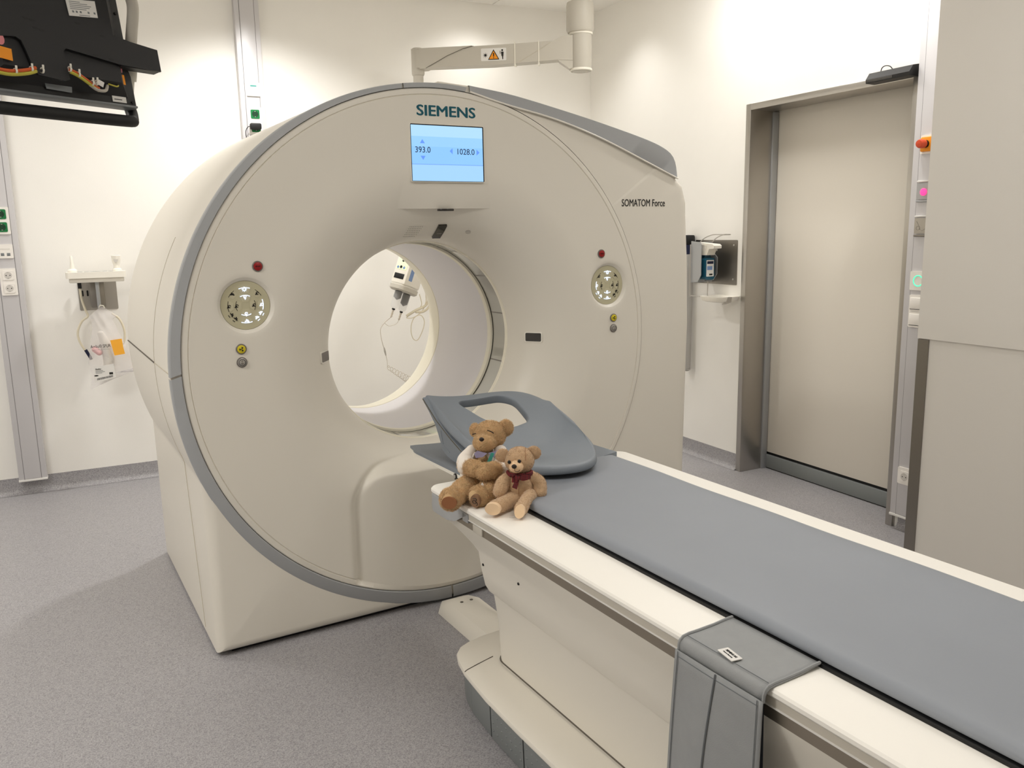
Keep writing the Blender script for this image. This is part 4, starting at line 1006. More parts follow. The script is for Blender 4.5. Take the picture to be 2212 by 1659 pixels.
# ================================================================ CEILING ARM AND INJECTOR
ca = thing('equipment_boom', 'beige grey ceiling boom with a warning sticker above the scanner', 'boom', (2.87, 4.75, CEIL))
cx_, cy_ = 2.87, 4.75; ex_, ey_ = 1.985, 5.30
da = V((ex_ - cx_, ey_ - cy_, 0)).normalized(); na = V((-da.y, da.x, 0)); na = na if na.y < 0 else -na
part('ceiling_tube', MB().cyl((cx_, cy_, 2.82), (cx_, cy_, CEIL), .055, n=32).lathe([(.13, 0), (.13, -.03), (.06, -.05)], (cx_, cy_, CEIL), 'z', 32), 'steel_dark', ca)
cvr = MB().grid(lambda u, v: (cx_ + (.082 + .006 * (v == 0)) * math.cos(2 * math.pi * u) - .012, cy_ + .085 * math.sin(2 * math.pi * u), 2.90 - .17 * v), 36, 4, cu=True)
part('shroud', MB().lathe([(.03, 2.712), (.078, 2.714), (.086, 2.73), (.086, 2.865), (.082, 2.89), (.06, 2.90)], (cx_ - .006, cy_, 0), 'z', 36), 'arm_grey', ca)
part('pivot_housing', MB().lathe([(.0001, 2.482), (.055, 2.482), (.062, 2.488), (.066, 2.50), (.068, 2.70), (.070, 2.702), (.070, 2.714), (.064, 2.717), (.03, 2.717)], (cx_, cy_, 0), 'z', 36), 'arm_grey', ca)
part('pivot_cap', MB().lathe([(.0701, 2.700), (.073, 2.703), (.073, 2.713), (.0701, 2.716)], (cx_, cy_, 0), 'z', 36).lathe([(.0625, 2.484), (.069, 2.487), (.069, 2.497), (.067, 2.50)], (cx_, cy_, 0), 'z', 36), 'cable_tie', ca)
P0 = V((cx_, cy_, 0)) + da * .05; AL = (V((ex_, ey_, 0)) - P0).length
def AF(s, z, d): return tuple(P0 + da * s + na * d + V((0, 0, z)))
part('beam', MB().prism([(0, 2.545), (0, 2.695), (.07, 2.69), (.12, 2.665), (.4, 2.656), (AL, 2.645), (AL, 2.535), (.5, 2.535), (.10, 2.552)], AF, -.048, .048), 'arm_grey', ca)
part('beam_gusset', MB().prism([(0, 2.5), (0, 2.56), (.10, 2.56), (.085, 2.54), (.02, 2.495)], AF, -.03, .046), 'arm_grey', ca)
part('beam_cover', MB().prism([(AL - .36, 2.655), (AL - .02, 2.652), (AL - .02, 2.528), (AL - .06, 2.53), (AL - .2, 2.60), (AL - .3, 2.64)], AF, -.051, .051), 'arm_grey', ca)
part('cover_joint', MB().tube([AF(AL - .37, 2.652, .052), AF(AL - .3, 2.638, .052), AF(AL - .2, 2.60, .052), AF(AL - .06, 2.53, .052)], .0015, 5), 'seam', ca)
part('cover_joint', MB().tube([AF(.14, 2.655, .049), AF(.22, 2.61, .049), AF(.34, 2.545, .049)], .0012, 5), 'seam_light', ca)
for s in (.21, .36): part('cable_tie', MB().prism([(s, 2.535), (s + .006, 2.535), (s + .006, 2.668), (s, 2.668)], AF, -.05, .051).prism([(s - .002, 2.522), (s + .008, 2.522), (s + .008, 2.537), (s - .002, 2.537)], AF, .03, .051), 'cable_tie', ca)
stk = part('warning_sticker', MB().prism(rrect(AL - .575, AL - .415, 2.560, 2.635, .006), AF, .0482, .0492), 'label_white', ca, 'white crushing hazard sticker')
sc0 = AL - .495
part('warning_triangle', MB().prism([(sc0 - .036, 2.566), (sc0 + .036, 2.566), (sc0, 2.628)], AF, .0492, .0496), 'ink', stk)
part('triangle_fill', MB().prism([(sc0 - .028, 2.571), (sc0 + .028, 2.571), (sc0, 2.618)], AF, .0496, .0500), 'orange', stk)
part('exclamation_mark', MB().prism([(sc0 - .003, 2.584), (sc0 + .003, 2.584), (sc0 + .004, 2.606), (sc0 - .004, 2.606)], AF, .05, .0503).prism([(sc0 - .003, 2.575), (sc0 + .003, 2.575), (sc0 + .003, 2.580), (sc0 - .003, 2.580)], AF, .05, .0503), 'ink', stk, kind='stuff')
# sticker runs towards the drop tube, so the worker is on the right side seen from the room
pg = MB()
for poly in ([(sc0 - .062, 2.585), (sc0 - .05, 2.585), (sc0 - .047, 2.61), (sc0 - .052, 2.613), (sc0 - .064, 2.611)], [(sc0 - .060, 2.566), (sc0 - .055, 2.566), (sc0 - .053, 2.586), (sc0 - .061, 2.586)], [(sc0 - .044, 2.60), (sc0 - .04, 2.60), (sc0 - .04, 2.618), (sc0 - .043, 2.618)]): pg.prism(poly, AF, .0492, .0496)
pg.prism([(sc0 - .055 + .006 * math.cos(R_(t)), 2.621 + .006 * math.sin(R_(t))) for t in range(0, 360, 30)], AF, .0492, .0496)
part('figure_mark', pg, 'ink', stk, kind='stuff')
bg = MB()
for i in range(8):
    a = R_(45 * i); c, s = math.cos(a), math.sin(a); q = (sc0 + .052, 2.594)
    bg.prism([(q[0] - s * .003, q[1] + c * .003), (q[0] + s * .003, q[1] - c * .003), (q[0] + c * .017, q[1] + s * .017)], AF, .0492, .0496)
part('impact_mark', bg, 'ink', stk, kind='stuff')
part('end_housing', MB().lathe([(.0001, 2.662), (.03, 2.662), (.041, 2.655), (.041, 2.505), (.036, 2.495), (.0001, 2.495)], (ex_, ey_, 0), 'z', 28), 'arm_grey', ca)
part('drop_tube', MB().cyl((ex_, ey_, 1.62), (ex_, ey_, 2.50), .033, n=24), 'arm_grey', ca)

# contrast injector hanging on the arm
IB = V((1.80, 5.215, 1.148))
inj = thing('contrast_injector', 'white contrast injector head with two syringes seen through the scanner bore', 'injector', IB)
Ax = V((.36, .02, .93)).normalized(); Fx = V((math.sin(R_(-60)), -math.cos(R_(-60)), 0)); Fx = (Fx - Ax * Fx.dot(Ax)).normalized(); Sx = Fx.cross(Ax) * -1
Sx = Ax.cross(Fx) * -1 if Ax.cross(Fx).x < 0 else Ax.cross(Fx)
IM = Matrix((Sx, -Fx, Ax)).transposed().to_4x4(); IM.translation = IB          # local: x side, -y front, z along the body
def ibox(x0, x1, y0, y1, z0, z1, b): return MB().box(((x0 + x1) / 2, (y0 + y1) / 2, (z0 + z1) / 2), (x1 - x0, y1 - y0, z1 - z0), b, IM)
IP = lambda x, y, z: tuple(IM @ V((x, y, z)))
part('body', ibox(-.060, .060, -.085, .085, .012, .34, .016), 'plastic_white', inj)
part('nose_collar', MB().grid(lambda u, v: IP(*[((.070 if k in (1, 2) else .060) * math.copysign(abs(math.cos(2 * math.pi * u)) ** .6, math.cos(2 * math.pi * u)), (.095 if k in (1, 2) else .084) * math.copysign(abs(math.sin(2 * math.pi * u)) ** .6, math.sin(2 * math.pi * u)), z) for k, z in [(int(round(v * 3)), (-.028, -.018, .006, .016)[int(round(v * 3))])]][0]), 40, 3, cu=True).add([IP(.060 * math.copysign(abs(math.cos(2 * math.pi * i / 40)) ** .6, math.cos(2 * math.pi * i / 40)), .084 * math.copysign(abs(math.sin(2 * math.pi * i / 40)) ** .6, math.sin(2 * math.pi * i / 40)), -.027) for i in range(40)], [tuple(range(40))]), 'arm_grey', inj)
fs = part('touch_screen', ibox(-.044, .044, -.0875, -.083, .105, .30, .002), 'green_screen', inj, 'lit green and white touch screen')
for x, z, r in ((-.028, .118, .009), (-.004, .122, .010), (.022, .120, .009), (.0, .165, .009), (.012, .22, .008)):
    part('screen_icon', MB().prism([(r * math.cos(R_(t)), r * math.sin(R_(t))) for t in range(0, 360, 30)], lambda a, b, d: IP(x + a, -.0875 - d, z + b), 0, .0008), 'ink' if z > .12 else 'blue_print', fs)
part('key_field', ibox(-.040, .040, -.0876, -.083, .045, .080, .002), 'black', inj)
part('side_print', MB().prism(rrect(-.055, -.020, .05, .25, .003), lambda a, b, d: IP(.0602 + d, a, b), 0, .0006), 'blue_print', inj)
for y in (-.040, .044):
    syr = part('syringe', MB().lathe([(.0265, -.03), (.0265, -.125), (.022, -.138), (.008, -.146), (.0045, -.15), (.0045, -.165)], (0, 0, 0), 'z', 28), 'clear', inj, 'clear plastic syringe')
    for v in syr.data.vertices: v.co = (IM @ (V((0, y, 0)) + (v.co + IB))) - IB
    pz_ = -.072 if y < 0 else -.095
    pl = MB().lathe([(.018, -.028), (.0245, -.03), (.0245, pz_ + .012), (.0235, pz_), (.004, pz_ - .014), (.0001, pz_ - .015)], (0, 0, 0), 'z', 24); pl.v = [IP(p[0], p[1] + y, p[2]) for p in pl.v]
    part('plunger', pl, 'black', syr)
    tp = MB().lathe([(.0105, -.146), (.0105, -.155), (.004, -.158)], (0, 0, 0), 'z', 16); tp.v = [IP(p[0], p[1] + y, p[2]) for p in tp.v]
    part('tip_ring', tp, 'black', syr)
    cn = MB().lathe([(.005, -.158), (.008, -.164), (.005, -.172), (.0075, -.182), (.005, -.190), (.007, -.2), (.003, -.208)], (0, 0, 0), 'z', 12); cn.v = [IP(p[0], p[1] + y, p[2]) for p in cn.v]
    part('luer_connector', cn, 'tube_clear', syr)
sc_ = 5.215 / 4.9
def IW(x, z, dy=0): return (x * sc_, 5.215 + dy, 1.5 + (z - 1.5) * sc_)
P = crom([IP(0, -.040, -.206), IW(1.552, .962), IW(1.529, .927), IW(1.531, .88), IW(1.538, .84), IW(1.548, .805)], 6)
part('patient_line', MB().tube(P, .0022, 6), 'tube_clear', inj, 'thin clear infusion line with a coil')
part('line_connector', MB().tube([IW(1.546, .815), IW(1.551, .79), IW(1.556, .765)], [.004, .007, .004], 8), 'silver', inj)
P = [IW(1.556, .765), IW(1.562, .73), IW(1.563, .70), IW(1.566, .690)]
for i in range(120):
    t = i / 119; a = t * 2 * math.pi * 8; r = .013 + .013 * t
    P.append(IW(1.578 + .155 * t + r * math.cos(a) * .9 - r * .9, .69 - .10 * t + r * math.sin(a) * .9, .01 * math.sin(a)))
part('coiled_line', MB().tube(P, .0017, 5), 'tube_clear', inj)
P = crom([IP(0, .044, -.206), IW(1.63, .955), IW(1.585, .945), IW(1.556, .965)], 5); part('y_line', MB().tube(P, .0016, 5), 'tube_clear', inj)
P = crom([IW(1.79, 1.13), IW(1.80, 1.06), IW(1.75, 1.02), IW(1.70, .99), IW(1.735, .985), IW(1.79, 1.0), IW(1.815, .96), IW(1.80, .90), IW(1.765, .845), IW(1.735, .86), IW(1.725, .92), IW(1.745, .98), IW(1.80, 1.02), IW(1.83, 1.08), IW(1.83, 1.14)], 6)
part('power_cable', MB().tube(P, .003, 6), 'tube_cream', inj)
P = crom([IW(1.70, 1.0), IW(1.76, 1.03), IW(1.83, 1.06), IW(1.86, 1.12)], 6); part('power_cable', MB().tube(P, .009, 8), 'tube_cream', inj)
P = crom([IW(1.76, 1.02), IW(1.81, 1.02), IW(1.85, 1.05), IW(1.85, 1.10)], 6); part('power_cable', MB().tube(P, .008, 8), 'tube_cream', inj)
part('swivel_arm', MB().tube([IP(0, .05, .33), IP(.0, .02, .42), (ex_ - .045, ey_ - .02, 1.66)], .016, 12), 'arm_grey', inj)

# ================================================================ WALL DUCTS AND SOCKETS
def duct(label, fr, x0, x1, zb, dep, cap=True):
    t = thing('wall_duct', label, 'duct', (0, 0, 0) if 0 else ((x0 + x1) / 2, -.001, zb), fr)
    w_ = (x1 - x0) * .21
    part('back_box', MB().bx(x0, x1, -dep, -.001, zb, CEIL - .001, .003), 'duct', t)
    part('front_cover', MB().bx(x0 + w_, x1 - w_, -dep - .003, -dep + .001, zb + .004, CEIL - .002, .001), 'duct', t)
    part('cover_gap', MB().bx(x0 + w_ - .003, x0 + w_, -dep - .0008, -dep + .001, zb, CEIL - .002), 'duct_line', t)
    part('cover_gap', MB().bx(x1 - w_, x1 - w_ + .003, -dep - .0008, -dep + .001, zb, CEIL - .002), 'duct_line', t)
    if cap: part('end_cap', MB().bx(x0 - .002, x1 + .002, -dep - .005, -.001, zb - .012, zb, .002), 'label_white', t)
    return t
duct('grey vertical wall duct running to the floor at the left edge', BW, -.52, -.372, .098, .06)
duct('grey vertical wall duct rising behind the top of the scanner', BW, .918, 1.066, 1.2, .06)
duct('grey vertical wall duct between the door and the partition wall', RW, -2.752, -2.58, .082, .045)
def faceplate(t, x0, x1, z0, z1, y, m='socket_white', nm='faceplate'): return part(nm, MB().prism(rrect(x0, x1, z0, z1, .006), XZ, y - .007, y), m, t)
def outlet(t, x, z, y, m, md):
    s = part('socket_insert', MB().prism(rrect(x - .027, x + .027, z - .027, z + .027, .007), XZ, y - .010, y - .006), m, t)
    part('socket_well', MB().lathe([(.0195, -.0102), (.0195, -.0106), (.0001, -.0104)], (x, y, z), 'y', 28), md, s)
    for dx in (-.0095, .0095): part('pin_hole', MB().lathe([(.0028, -.0109), (.0001, -.0109)], (x + dx, y, z), 'y', 10), 'black', s)
    for dz in (-.0165, .0165): part('earth_clip', MB().prism(rrect(x - .004, x + .004, z + dz - .0015, z + dz + .0015, .0005), XZ, y - .0112, y - .0104), 'silver', s)
mat('well_grey', (206, 202, 196), .5)
Y1 = -.0632
t = thing('power_socket', 'green double power socket on the left wall duct', 'socket', (-.443, Y1, 1.615), BW)
faceplate(t, -.483, -.402, 1.539, 1.691, Y1); outlet(t, -.443, 1.651, Y1, 'green_paint', 'green_dark'); outlet(t, -.443, 1.579, Y1, 'green_paint', 'green_dark')
t = thing('data_socket', 'white data socket with two jacks below the green socket', 'socket', (-.443, Y1, 1.443), BW)
faceplate(t, -.484, -.403, 1.404, 1.483, Y1)
for x in (-.457, -.427): part('jack', MB().bx(x - .0085, x + .0085, Y1 - .0085, Y1 - .0065, 1.418, 1.434, .001), 'label_grey', t)
part('label_strip', MB().bx(-.468, -.418, Y1 - .0076, Y1 - .0065, 1.452, 1.460), 'wall_panel', t)
t = thing('power_socket', 'white double power socket lowest on the left wall duct', 'socket', (-.443, Y1, 1.27), BW)
faceplate(t, -.484, -.403, 1.194, 1.347, Y1); outlet(t, -.443, 1.308, Y1, 'socket_white', 'well_grey'); outlet(t, -.443, 1.234, Y1, 'socket_white', 'well_grey')
t = thing('data_socket', 'white data socket with a green label strip on the upper duct', 'socket', (.998, Y1, 2.403), BW)
faceplate(t, .957, 1.038, 2.362, 2.444, Y1)
for x in (.985, 1.010): part('jack', MB().bx(x - .009, x + .009, Y1 - .0085, Y1 - .0065, 2.382, 2.399, .001), 'wall_panel', t)
part('label_strip', MB().bx(.980, 1.018, Y1 - .0078, Y1 - .0065, 2.419, 2.427), 'tag_teal', t)
t = thing('power_socket', 'green double power socket with a plug on the upper duct', 'socket', (.998, Y1, 2.22), BW)
faceplate(t, .957, 1.038, 2.13, 2.296, Y1); outlet(t, .998, 2.254, Y1, 'green_paint', 'green_dark'); outlet(t, .998, 2.172, Y1, 'green_paint', 'green_dark')
t = thing('mains_plug', 'black angled plug in the green socket above the scanner', 'plug', (.985, Y1 - .0113, 2.17), BW)
part('plug_body', MB().bx(.958, 1.026, Y1 - .05, Y1 - .0113, 2.158, 2.196, .008), 'rubber', t)
part('cord', MB().tube(crom([(.965, Y1 - .03, 2.178), (.945, Y1 - .03, 2.172), (.932, Y1 - .03, 2.15), (.930, Y1 - .03, 2.12), (.936, Y1 - .03, 2.08), (.94, Y1 - .03, 1.9)], 5), .0025, 6), 'rubber', t)
# controls on the right duct
Y2 = -.0482
t = thing('emergency_stop', 'orange red emergency stop knob on a yellow box beside the door', 'button', (-2.667, Y2, 1.854), RW)
faceplate(t, -2.708, -2.626, 1.813, 1.896, Y2)
part('yellow_box', MB().bx(-2.699, -2.635, Y2 - .022, Y2 - .006, 1.822, 1.887, .006), 'orange', t)
part('knob', MB().lathe([(.012, -.02), (.012, -.032), (.0185, -.036), (.020, -.044), (.020, -.062), (.016, -.070), (.0001, -.072)], (-2.668, Y2, 1.855), 'y', 28), 'red_knob', t)
part('knob_ring', MB().lathe([(.017, -.021), (.017, -.027), (.012, -.028)], (-2.668, Y2, 1.855), 'y', 28), 'black', t)
t = thing('warning_light', 'glowing pink indicator lamp on the duct beside the door', 'indicator', (-2.675, Y2, 1.647), RW)
faceplate(t, -2.712, -2.638, 1.61, 1.683, Y2, 'alu')
part('cover_strip', MB().bx(-2.714, -2.63, Y2 - .009, Y2, 1.687, 1.695, .003), 'label_white', t); part('cover_strip', MB().bx(-2.714, -2.63, Y2 - .009, Y2, 1.598, 1.606, .003), 'alu', t)
part('lens', MB().lathe([(.0165, -.006), (.0165, -.011), (.012, -.016), (.0001, -.018)], (-2.674, Y2, 1.643), 'y', 24), 'lit_pink', t)
t = thing('switch_plate', 'grey metal plate with a fine engraved sign on the duct beside the door', 'plate', (-2.675, Y2, 1.49), RW)
faceplate(t, -2.712, -2.638, 1.455, 1.526, Y2, 'steel')
part('cover_strip', MB().bx(-2.714, -2.63, Y2 - .009, Y2, 1.530, 1.537, .003), 'label_white', t); part('cover_strip', MB().bx(-2.714, -2.63, Y2 - .009, Y2, 1.441, 1.450, .003), 'steel_dark', t)
part('engraving', MB().tube([(-2.700, Y2 - .0074, 1.511), (-2.683, Y2 - .0074, 1.484), (-2.680, Y2 - .0074, 1.472), (-2.668, Y2 - .0074, 1.468), (-2.655, Y2 - .0074, 1.476)], .0008, 5), 'bezel_grey', t)
part('engraving', MB().tube([(-2.692 + .009 * math.cos(R_(a)), Y2 - .0074, 1.480 + .009 * math.sin(R_(a))) for a in range(0, 360, 24)], .0007, 5, True), 'bezel_grey', t)
t = thing('touchless_switch', 'white touchless switch with a glowing green ring beside the door', 'switch', (-2.676, Y2, 1.237), RW)
faceplate(t, -2.716, -2.630, 1.193, 1.281, Y2)
part('light_ring', MB().tube([(-2.672 + .0245 * math.cos(R_(a)), Y2 - .0072, 1.237 + .0245 * math.sin(R_(a))) for a in range(0, 360, 8)], .0020, 6, True), 'lit_green', t)
t = thing('rocker_switch', 'white double rocker switch below the green ring switch', 'switch', (-2.676, Y2, 1.095), RW)
faceplate(t, -2.712, -2.632, 1.018, 1.172, Y2)
for z in (1.133, 1.057):
    part('rocker', MB().bx(-2.706, -2.645, Y2 - .012, Y2 - .006, z - .028, z + .026, .003), 'socket_white', t)
    part('rocker_gap', MB().bx(-2.707, -2.644, Y2 - .0075, Y2 - .006, z - .0305, z - .028), 'ink', t)
part('label_strip', MB().bx(-2.702, -2.65, Y2 - .0078, Y2 - .006, 1.0905, 1.097), 'wall_panel', t)
t = thing('power_socket', 'single white power socket low beside the door', 'socket', (-2.676, Y2, .288), RW)
faceplate(t, -2.713, -2.632, .246, .330, Y2); outlet(t, -2.673, .285, Y2, 'socket_white', 'well_grey')

# door sensor bar on the lintel
t = thing('door_sensor', 'black motion sensor bar on top of the door frame', 'sensor', (-2.885, -.023, 2.185), RW)
part('housing', MB().prism([(-.023, 2.222), (-.062, 2.216), (-.085, 2.185), (-.082, 2.168), (-.023, 2.166)], lambda a, b, d: (d, a, b), -3.012, -2.768), 'black', t)
part('lens_bar', MB().prism([(-.0615, 2.206), (-.086, 2.182), (-.084, 2.172), (-.0615, 2.172)], lambda a, b, d: (d, a, b), -3.006, -2.86), 'dark_glass', t)
st_ = part('sticker', MB().prism(rrect(-2.872, -2.822, 0, .024, .003), lambda a, b, d: (a, -.0685 - .0215 * (1 - b / .024) * .55 - d, 2.183 + b * .95), 0, .0006), 'label_white', t)
for a in (-2.866, -2.845): part('sticker_mark', MB().prism(rrect(a, a + .017, .005, .019, .002), lambda a_, b, d: (a_, -.0695 - .0215 * (1 - b / .024) * .55 - d, 2.183 + b * .95), 0, .0004), 'ink', st_)
part('cord', MB().tube(crom([(-2.975, -.03, 2.215), (-2.965, -.032, 2.236), (-2.945, -.032, 2.243), (-2.92, -.032, 2.236), (-2.905, -.03, 2.22)], 5), .0022, 6), 'rubber', t)

# ================================================================ WALL SHELF WITH BREATHING BAG
sh = thing('probe_shelf', 'cream wall shelf with upright holders above a steel bracket', 'shelf', (.01, -.002, 1.28), BW)
def hole_tray():
    m = MB().prism(rrect(-.150, .166, -.225, -.10, .018), XY, 1.281, 1.316); return m
part('tray', hole_tray(), 'plastic_white', sh)
part('tray_skirt', MB().bx(-.135, .155, -.205, -.09, 1.255, 1.283, .006), 'plastic_white', sh)
for i, (x, w_) in enumerate(((-.075, .016), (-.04, .016), (.008, .036), (.055, .016), (.088, .016))):
    part('tray_opening', MB().prism([(x + w_ * math.cos(R_(a)), -.165 + .022 * math.sin(R_(a))) for a in range(0, 360, 20)], XY, 1.3160, 1.3168), 'label_grey', sh)
part('peg', MB().lathe([(.026, 1.316), (.026, 1.326), (.020, 1.332), (.013, 1.336), (.009, 1.37), (.007, 1.405), (.004, 1.41), (.0001, 1.41)], (-.112, -.165, 0), 'z', 20), 'plastic_white', sh)
cup = part('cup', MB().lathe([(.025, 1.316), (.025, 1.326), (.018, 1.332), (.018, 1.35), (.024, 1.375), (.0255, 1.405), (.022, 1.407), (.021, 1.40), (.0001, 1.398)], (.122, -.165, 0), 'z', 22), 'plastic_white', sh)
part('cup_mark', MB().prism([(-.012, .012), (.012, .012), (.010, 0), (0, -.008), (-.010, 0)], lambda a, b, d: (.120 + a, -.190 - d, 1.372 + b), 0, .002), 'well_grey', cup)
part('mounting_plate', MB().prism(rrect(-.098, .112, 1.08, 1.262, .008), XZ, -.003, -.001), 'steel', sh, 'stainless wall plate')
part('bracket', MB().bx(-.035, .045, -.09, -.003, 1.10, 1.258, .006), 'steel_dark', sh)
part('hook_rod', MB().bx(-.002, .018, -.16, -.12, 1.10, 1.26, .004), 'alu', sh)
for x in (-.075, -.048): part('slot', MB().prism(rrect(x - .005, x + .005, 1.165, 1.20, .004), XZ, -.0042, -.003), 'black', sh)
part('connector', MB().cyl((-.086, -.05, 1.215), (-.086, -.05, 1.262), .010), 'rubber', sh)
P = crom([(-.086, -.05, 1.215), (-.082, -.05, 1.15), (-.07, -.06, 1.09), (-.06, -.06, 1.05), (-.095, -.06, 1.02), (-.122, -.06, .96), (-.118, -.06, .90), (-.085, -.07, .83), (-.06, -.07, .79)], 6)
part('hose', MB().tube(P, .0065, 8), 'tube_cream', sh, 'cream oxygen hose')
P = crom([(.07, -.06, 1.06), (.11, -.06, 1.02), (.13, -.06, .95), (.12, -.06, .88), (.07, -.06, .84)], 6)
part('hose', MB().tube(P, .0065, 8), 'tube_cream', sh)
part('hose_clip', MB().cyl((-.092, -.07, .85), (-.065, -.07, .79), .009), 'navy', sh)
bag = thing('breathing_bag', 'clear plastic pouch with a breathing bag set hanging below the wall shelf', 'bag', (.03, -.16, 1.108), BW)
OL = [(1.108, .012, .03), (1.085, -.018, .055), (1.055, -.055, .10), (1.03, -.045, .07), (.99, -.04, .085), (.93, -.055, .105), (.88, -.065, .125), (.83, -.072, .14), (.78, -.082, .150), (.72, -.075, .158), (.675, -.08, .150), (.635, -.085, .02)]
def bagf(sgn):
    def fn(u, v):
        k_ = u * (len(OL) - 1); i = min(int(k_), len(OL) - 2); f_ = k_ - i
        z, a, b = [OL[i][j] * (1 - f_) + OL[i + 1][j] * f_ for j in range(3)]
        x = a + (b - a) * v; bul = .035 * math.sin(math.pi * v) * math.sin(math.pi * min(1, u * 1.05)) + .006 * math.sin(x * 120 + z * 60) * math.sin(math.pi * v)
        zz = z + (.045 * (v - .3) if u > .85 else 0)
        return (x, -.16 - sgn * bul, zz)
    return fn
part('film', MB().grid(bagf(1), 44, 24), 'clear_film', bag, 'crumpled clear plastic film', ang=180)
part('film_back', MB().grid(bagf(-1), 44, 24), 'clear_film', bag, ang=180)
part('neck_tie', MB().tube([(.005, -.16, 1.105), (.012, -.165, 1.118), (.028, -.165, 1.115), (.034, -.16, 1.102)], .004, 8), 'cable_tie', bag)
part('contents', limb(MB(), [(.0, -.160, .95), (.02, -.160, .88), (.03, -.160, .80), (.02, -.160, .74)], [.018, .03, .033, .028]), 'wall_panel', bag, 'folded breathing bag')
part('contents', limb(MB(), [(-.04, -.165, .86), (-.02, -.17, .84)], [.018, .018]), 'pale_pink', bag)
part('valve', MB().lathe([(.0001, -.038), (.009, -.038), (.010, -.03)], (.024, -.16, .755), 'y', 16), 'red', bag)
part('warning_card', MB().prism([(.045, .912), (.108, .918), (.112, .862), (.118, .826), (.06, .82)], XZ, -.2075, -.2065), 'card_orange', bag, 'orange card')
part('pouch_lettering', text(MB(), 'Ambu\u00ae SPUR', -.062, .045, .872, .892, -.2075, .01), 'ink', bag)
part('pouch_lettering', text(MB(), 'Single Patient Use Resuscitator', -.058, .046, .858, .864, -.2075, .0), 'label_grey', bag)
cd = part('label', MB().prism([(-.058, .666), (.056, .690), (.050, .772), (-.062, .760)], XZ, -.206, -.2052), 'label_white', bag, 'white product label with bar code')
part('print', text(MB(), 'Ambu', -.05, -.02, .742, .752, -.2062, .02), 'ink', cd)
for z, l in ((.735, .04), (.728, .05), (.721, .035)): part('print_line', MB().bx(-.05, -.05 + l, -.2066, -.206, z, z + .0025), 'label_grey', cd)
part('silhouette', MB().prism([(-.048 + .012 * math.cos(R_(a)), .708 + .004 * math.sin(R_(a))) for a in range(0, 360, 40)], XZ, -.2066, -.197), 'ink', cd)
part('print_box', MB().bx(.022, .042, -.2066, -.206, .709, .722), 'ink', cd)
bc = MB(); x = -.045
while x < .04:
    w_ = random.choice((.001, .0018, .0026)); bc.bx(x, x + w_, -.2066, -.206, .680 + (x + .045) * .15, .692 + (x + .045) * .15); x += w_ + .0018
part('bar_code', bc, 'ink', cd, kind='stuff')

# ================================================================ SANITISER DISPENSER AND ROLL ON THE RIGHT WALL
DF = Frame((7.588, 4.21, 0), 0)              # mounted on a bracket square to the wall, facing the door
ds = thing('soap_dispenser', 'hand sanitiser dispenser with blue bottle on a steel wall plate', 'dispenser', (-4.09, -.03, 1.29), DF)
part('wall_plate', MB().prism(rrect(-.238, .158, 1.152, 1.424, .008), YZ, -4.0915, -4.089), 'steel_dark', ds, 'brushed steel splash plate')
for x, z in ((-.205, 1.392), (-.205, 1.186)): part('screw', MB().lathe([(.006, -.0035), (.005, -.006), (.0001, -.006)], (-4.088, x, z), 'x', 14), 'silver', ds)
part('side_cheek', MB().prism([(-.0036, 1.42), (-.085, 1.414), (-.10, 1.40), (-.10, 1.215), (-.07, 1.172), (-.0036, 1.165)], lambda a, b, d: (d, a, b), -4.255, -4.250), 'alu', ds)
part('side_cheek', MB().prism([(-.0036, 1.36), (-.10, 1.34), (-.125, 1.32), (-.125, 1.22), (-.09, 1.18), (-.0036, 1.17)], lambda a, b, d: (d, a, b), -4.150, -4.146), 'alu', ds)
part('back_plate', MB().prism(rrect(-4.253, -4.0915, 1.165, 1.414, .004), XZ, -.012, -.0036), 'alu', ds)
bo_ = part('bottle', MB().prism(rrect(-.034, .034, 1.185, 1.318, .014), lambda a, b, d: (-4.198 + a, d, b), -.118, -.025).prism([(-.030, 1.312), (.030, 1.312), (.016, 1.342), (-.016, 1.342)], lambda a, b, d: (-4.198 + a, d, b), -.095, -.05), 'bottle_blue', ds, 'blue liquid bottle')
lb_ = part('bottle_label', MB().prism(rrect(-4.226, -4.170, 1.205, 1.305, .003), XZ, -.1195, -.1182), 'label_white', bo_)
part('label_band', MB().bx(-4.222, -4.174, -.1202, -.1195, 1.282, 1.298), 'navy', lb_)
part('label_band', MB().bx(-4.222, -4.182, -.1202, -.1195, 1.245, 1.268), 'blue_print', lb_)
part('bar_code', MB().bx(-4.205, -4.180, -.1202, -.1195, 1.212, 1.222), 'ink', lb_)
part('pump_head', MB().prism([(-.02, 1.412), (-.17, 1.402), (-.185, 1.392), (-.183, 1.376), (-.14, 1.372), (-.12, 1.335), (-.03, 1.335)], lambda a, b, d: (d, a, b), -4.228, -4.168).prism([(-.05, 1.40), (-.12, 1.396), (-.11, 1.335), (-.05, 1.335)], lambda a, b, d: (d, a, b), -4.232, -4.164), 'plastic_white', ds)
part('nozzle', MB().cyl((-4.198, -.175, 1.376), (-4.198, -.175, 1.362), .005), 'silver', ds)
lev = [(-4.245, -.05, 1.36), (-4.245, -.065, 1.40), (-4.245, -.11, 1.435), (-4.242, -.18, 1.457), (-4.235, -.24, 1.459), (-4.225, -.262, 1.458), (-4.172, -.262, 1.458), (-4.162, -.24, 1.459), (-4.155, -.18, 1.457), (-4.152, -.11, 1.435), (-4.152, -.065, 1.40)]
part('elbow_lever', MB().tube(crom(lev, 5), .0032, 8), 'silver', ds, 'bent wire elbow lever')
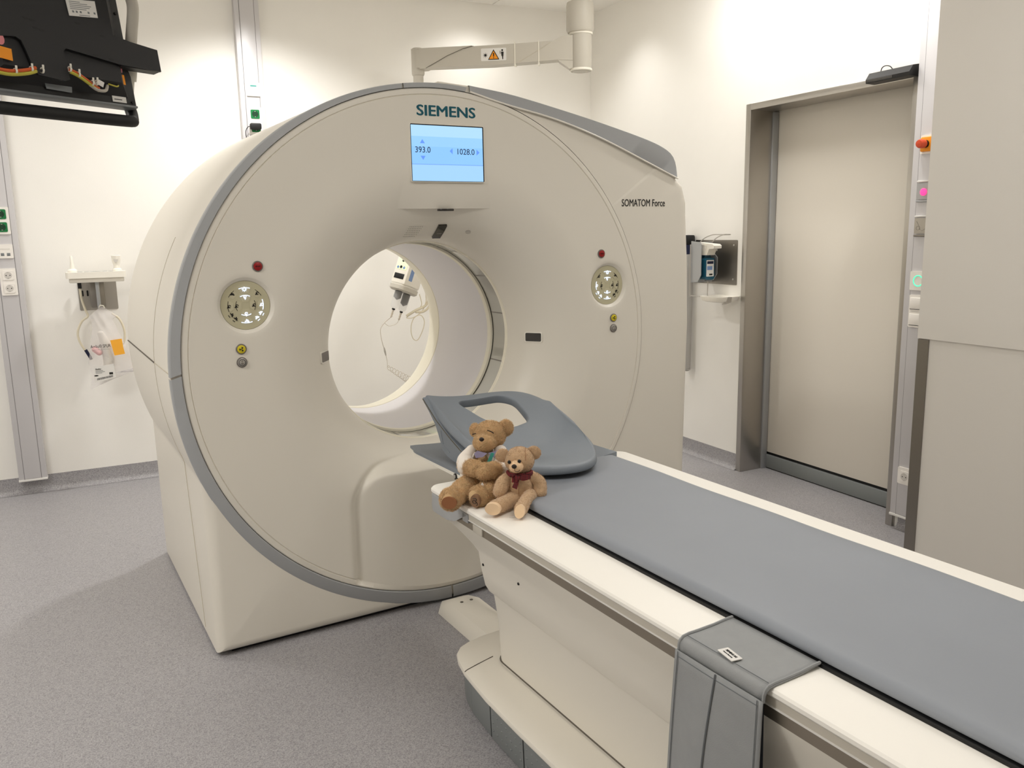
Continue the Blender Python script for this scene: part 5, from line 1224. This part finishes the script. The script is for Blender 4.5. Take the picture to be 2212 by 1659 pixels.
part('tray_wire', MB().tube(crom([(-4.262, -.006, 1.40), (-4.262, -.006, 1.25), (-4.262, -.008, 1.09), (-4.258, -.02, 1.083), (-4.25, -.09, 1.083)], 6), .0030, 8).tube([(-4.19, -.09, 1.175), (-4.19, -.09, 1.085)], .003, 8), 'silver', ds)
def trayf(u, v):
    w0 = [(.085, .105), (.080, .100), (.070, .085), (.058, .07)][int(round(v * 3))] if 0 else None
    k_ = int(round(v * 5)); rx, ry, z = [(.07, .075, 1.070), (.085, .095, 1.084), (.092, .103, 1.088), (.092, .103, 1.085), (.082, .092, 1.060), (.055, .06, 1.052)][k_]
    a = 2 * math.pi * u; c, s = math.cos(a), math.sin(a); e = .45
    return (-4.175 + rx * math.copysign(abs(c) ** e, c), -.185 + ry * math.copysign(abs(s) ** e, s), z)
tr = MB().grid(trayf, 48, 5, cu=True)
tr.f.append(tuple(i * 6 for i in range(48))); tr.f.append(tuple(i * 6 + 5 for i in range(48)))
part('drip_tray', tr, 'plastic_white', ds)
part('tray_clip', MB().prism([(-.275, 1.088), (-.292, 1.088), (-.286, 1.055), (-.24, 1.040), (-.24, 1.046), (-.276, 1.06)], lambda a, b, d: (d, a, b), -4.20, -4.17), 'silver', ds)
rl_ = thing('wall_roll', 'long grey sleeve with black and navy cap hanging on the wall beside the scanner', 'sleeve', (-4.40, -.006, .57), RW)
part('sleeve', MB().grid(lambda u, v: (-4.392 - .0 + (.036 - .006 * v) * math.cos(2 * math.pi * u), -.044 + (.036 - .008 * v) * math.sin(2 * math.pi * u), 1.345 - .765 * v + .01 * math.cos(2 * math.pi * u) * v), 24, 20, cu=True).ell((-4.392, -.044, .582), (.030, .028, .016)), 'roll_grey', rl_)
part('navy_band', MB().cyl((-4.392, -.044, 1.335), (-4.392, -.044, 1.40), .0375), 'navy', rl_)
part('cap', MB().lathe([(.038, 1.395), (.041, 1.40), (.041, 1.445), (.036, 1.455), (.0001, 1.457)], (-4.392, -.044, 0), 'z', 24), 'rubber', rl_)
part('strap', MB().tube([(-4.425, -.03, 1.42), (-4.432, -.05, 1.35), (-4.430, -.06, 1.0), (-4.42, -.05, .62)], .006, 8), 'rubber', rl_)

# ================================================================ groups of repeats
for nm, g in (('wall_duct', 'grey wall ducts'), ('power_socket', 'power sockets on the ducts'), ('data_socket', 'data sockets on the ducts'), ('teddy_bear', 'teddy bears on the table'), ('ceiling_lamp', 'rectangular ceiling lamps'), ('downlight', 'round downlights'), ('table_flap', 'fabric flaps on the table edges')):
    for o in COL.objects:
        if o.parent is None and o.name.split('.')[0] == nm: o['group'] = g
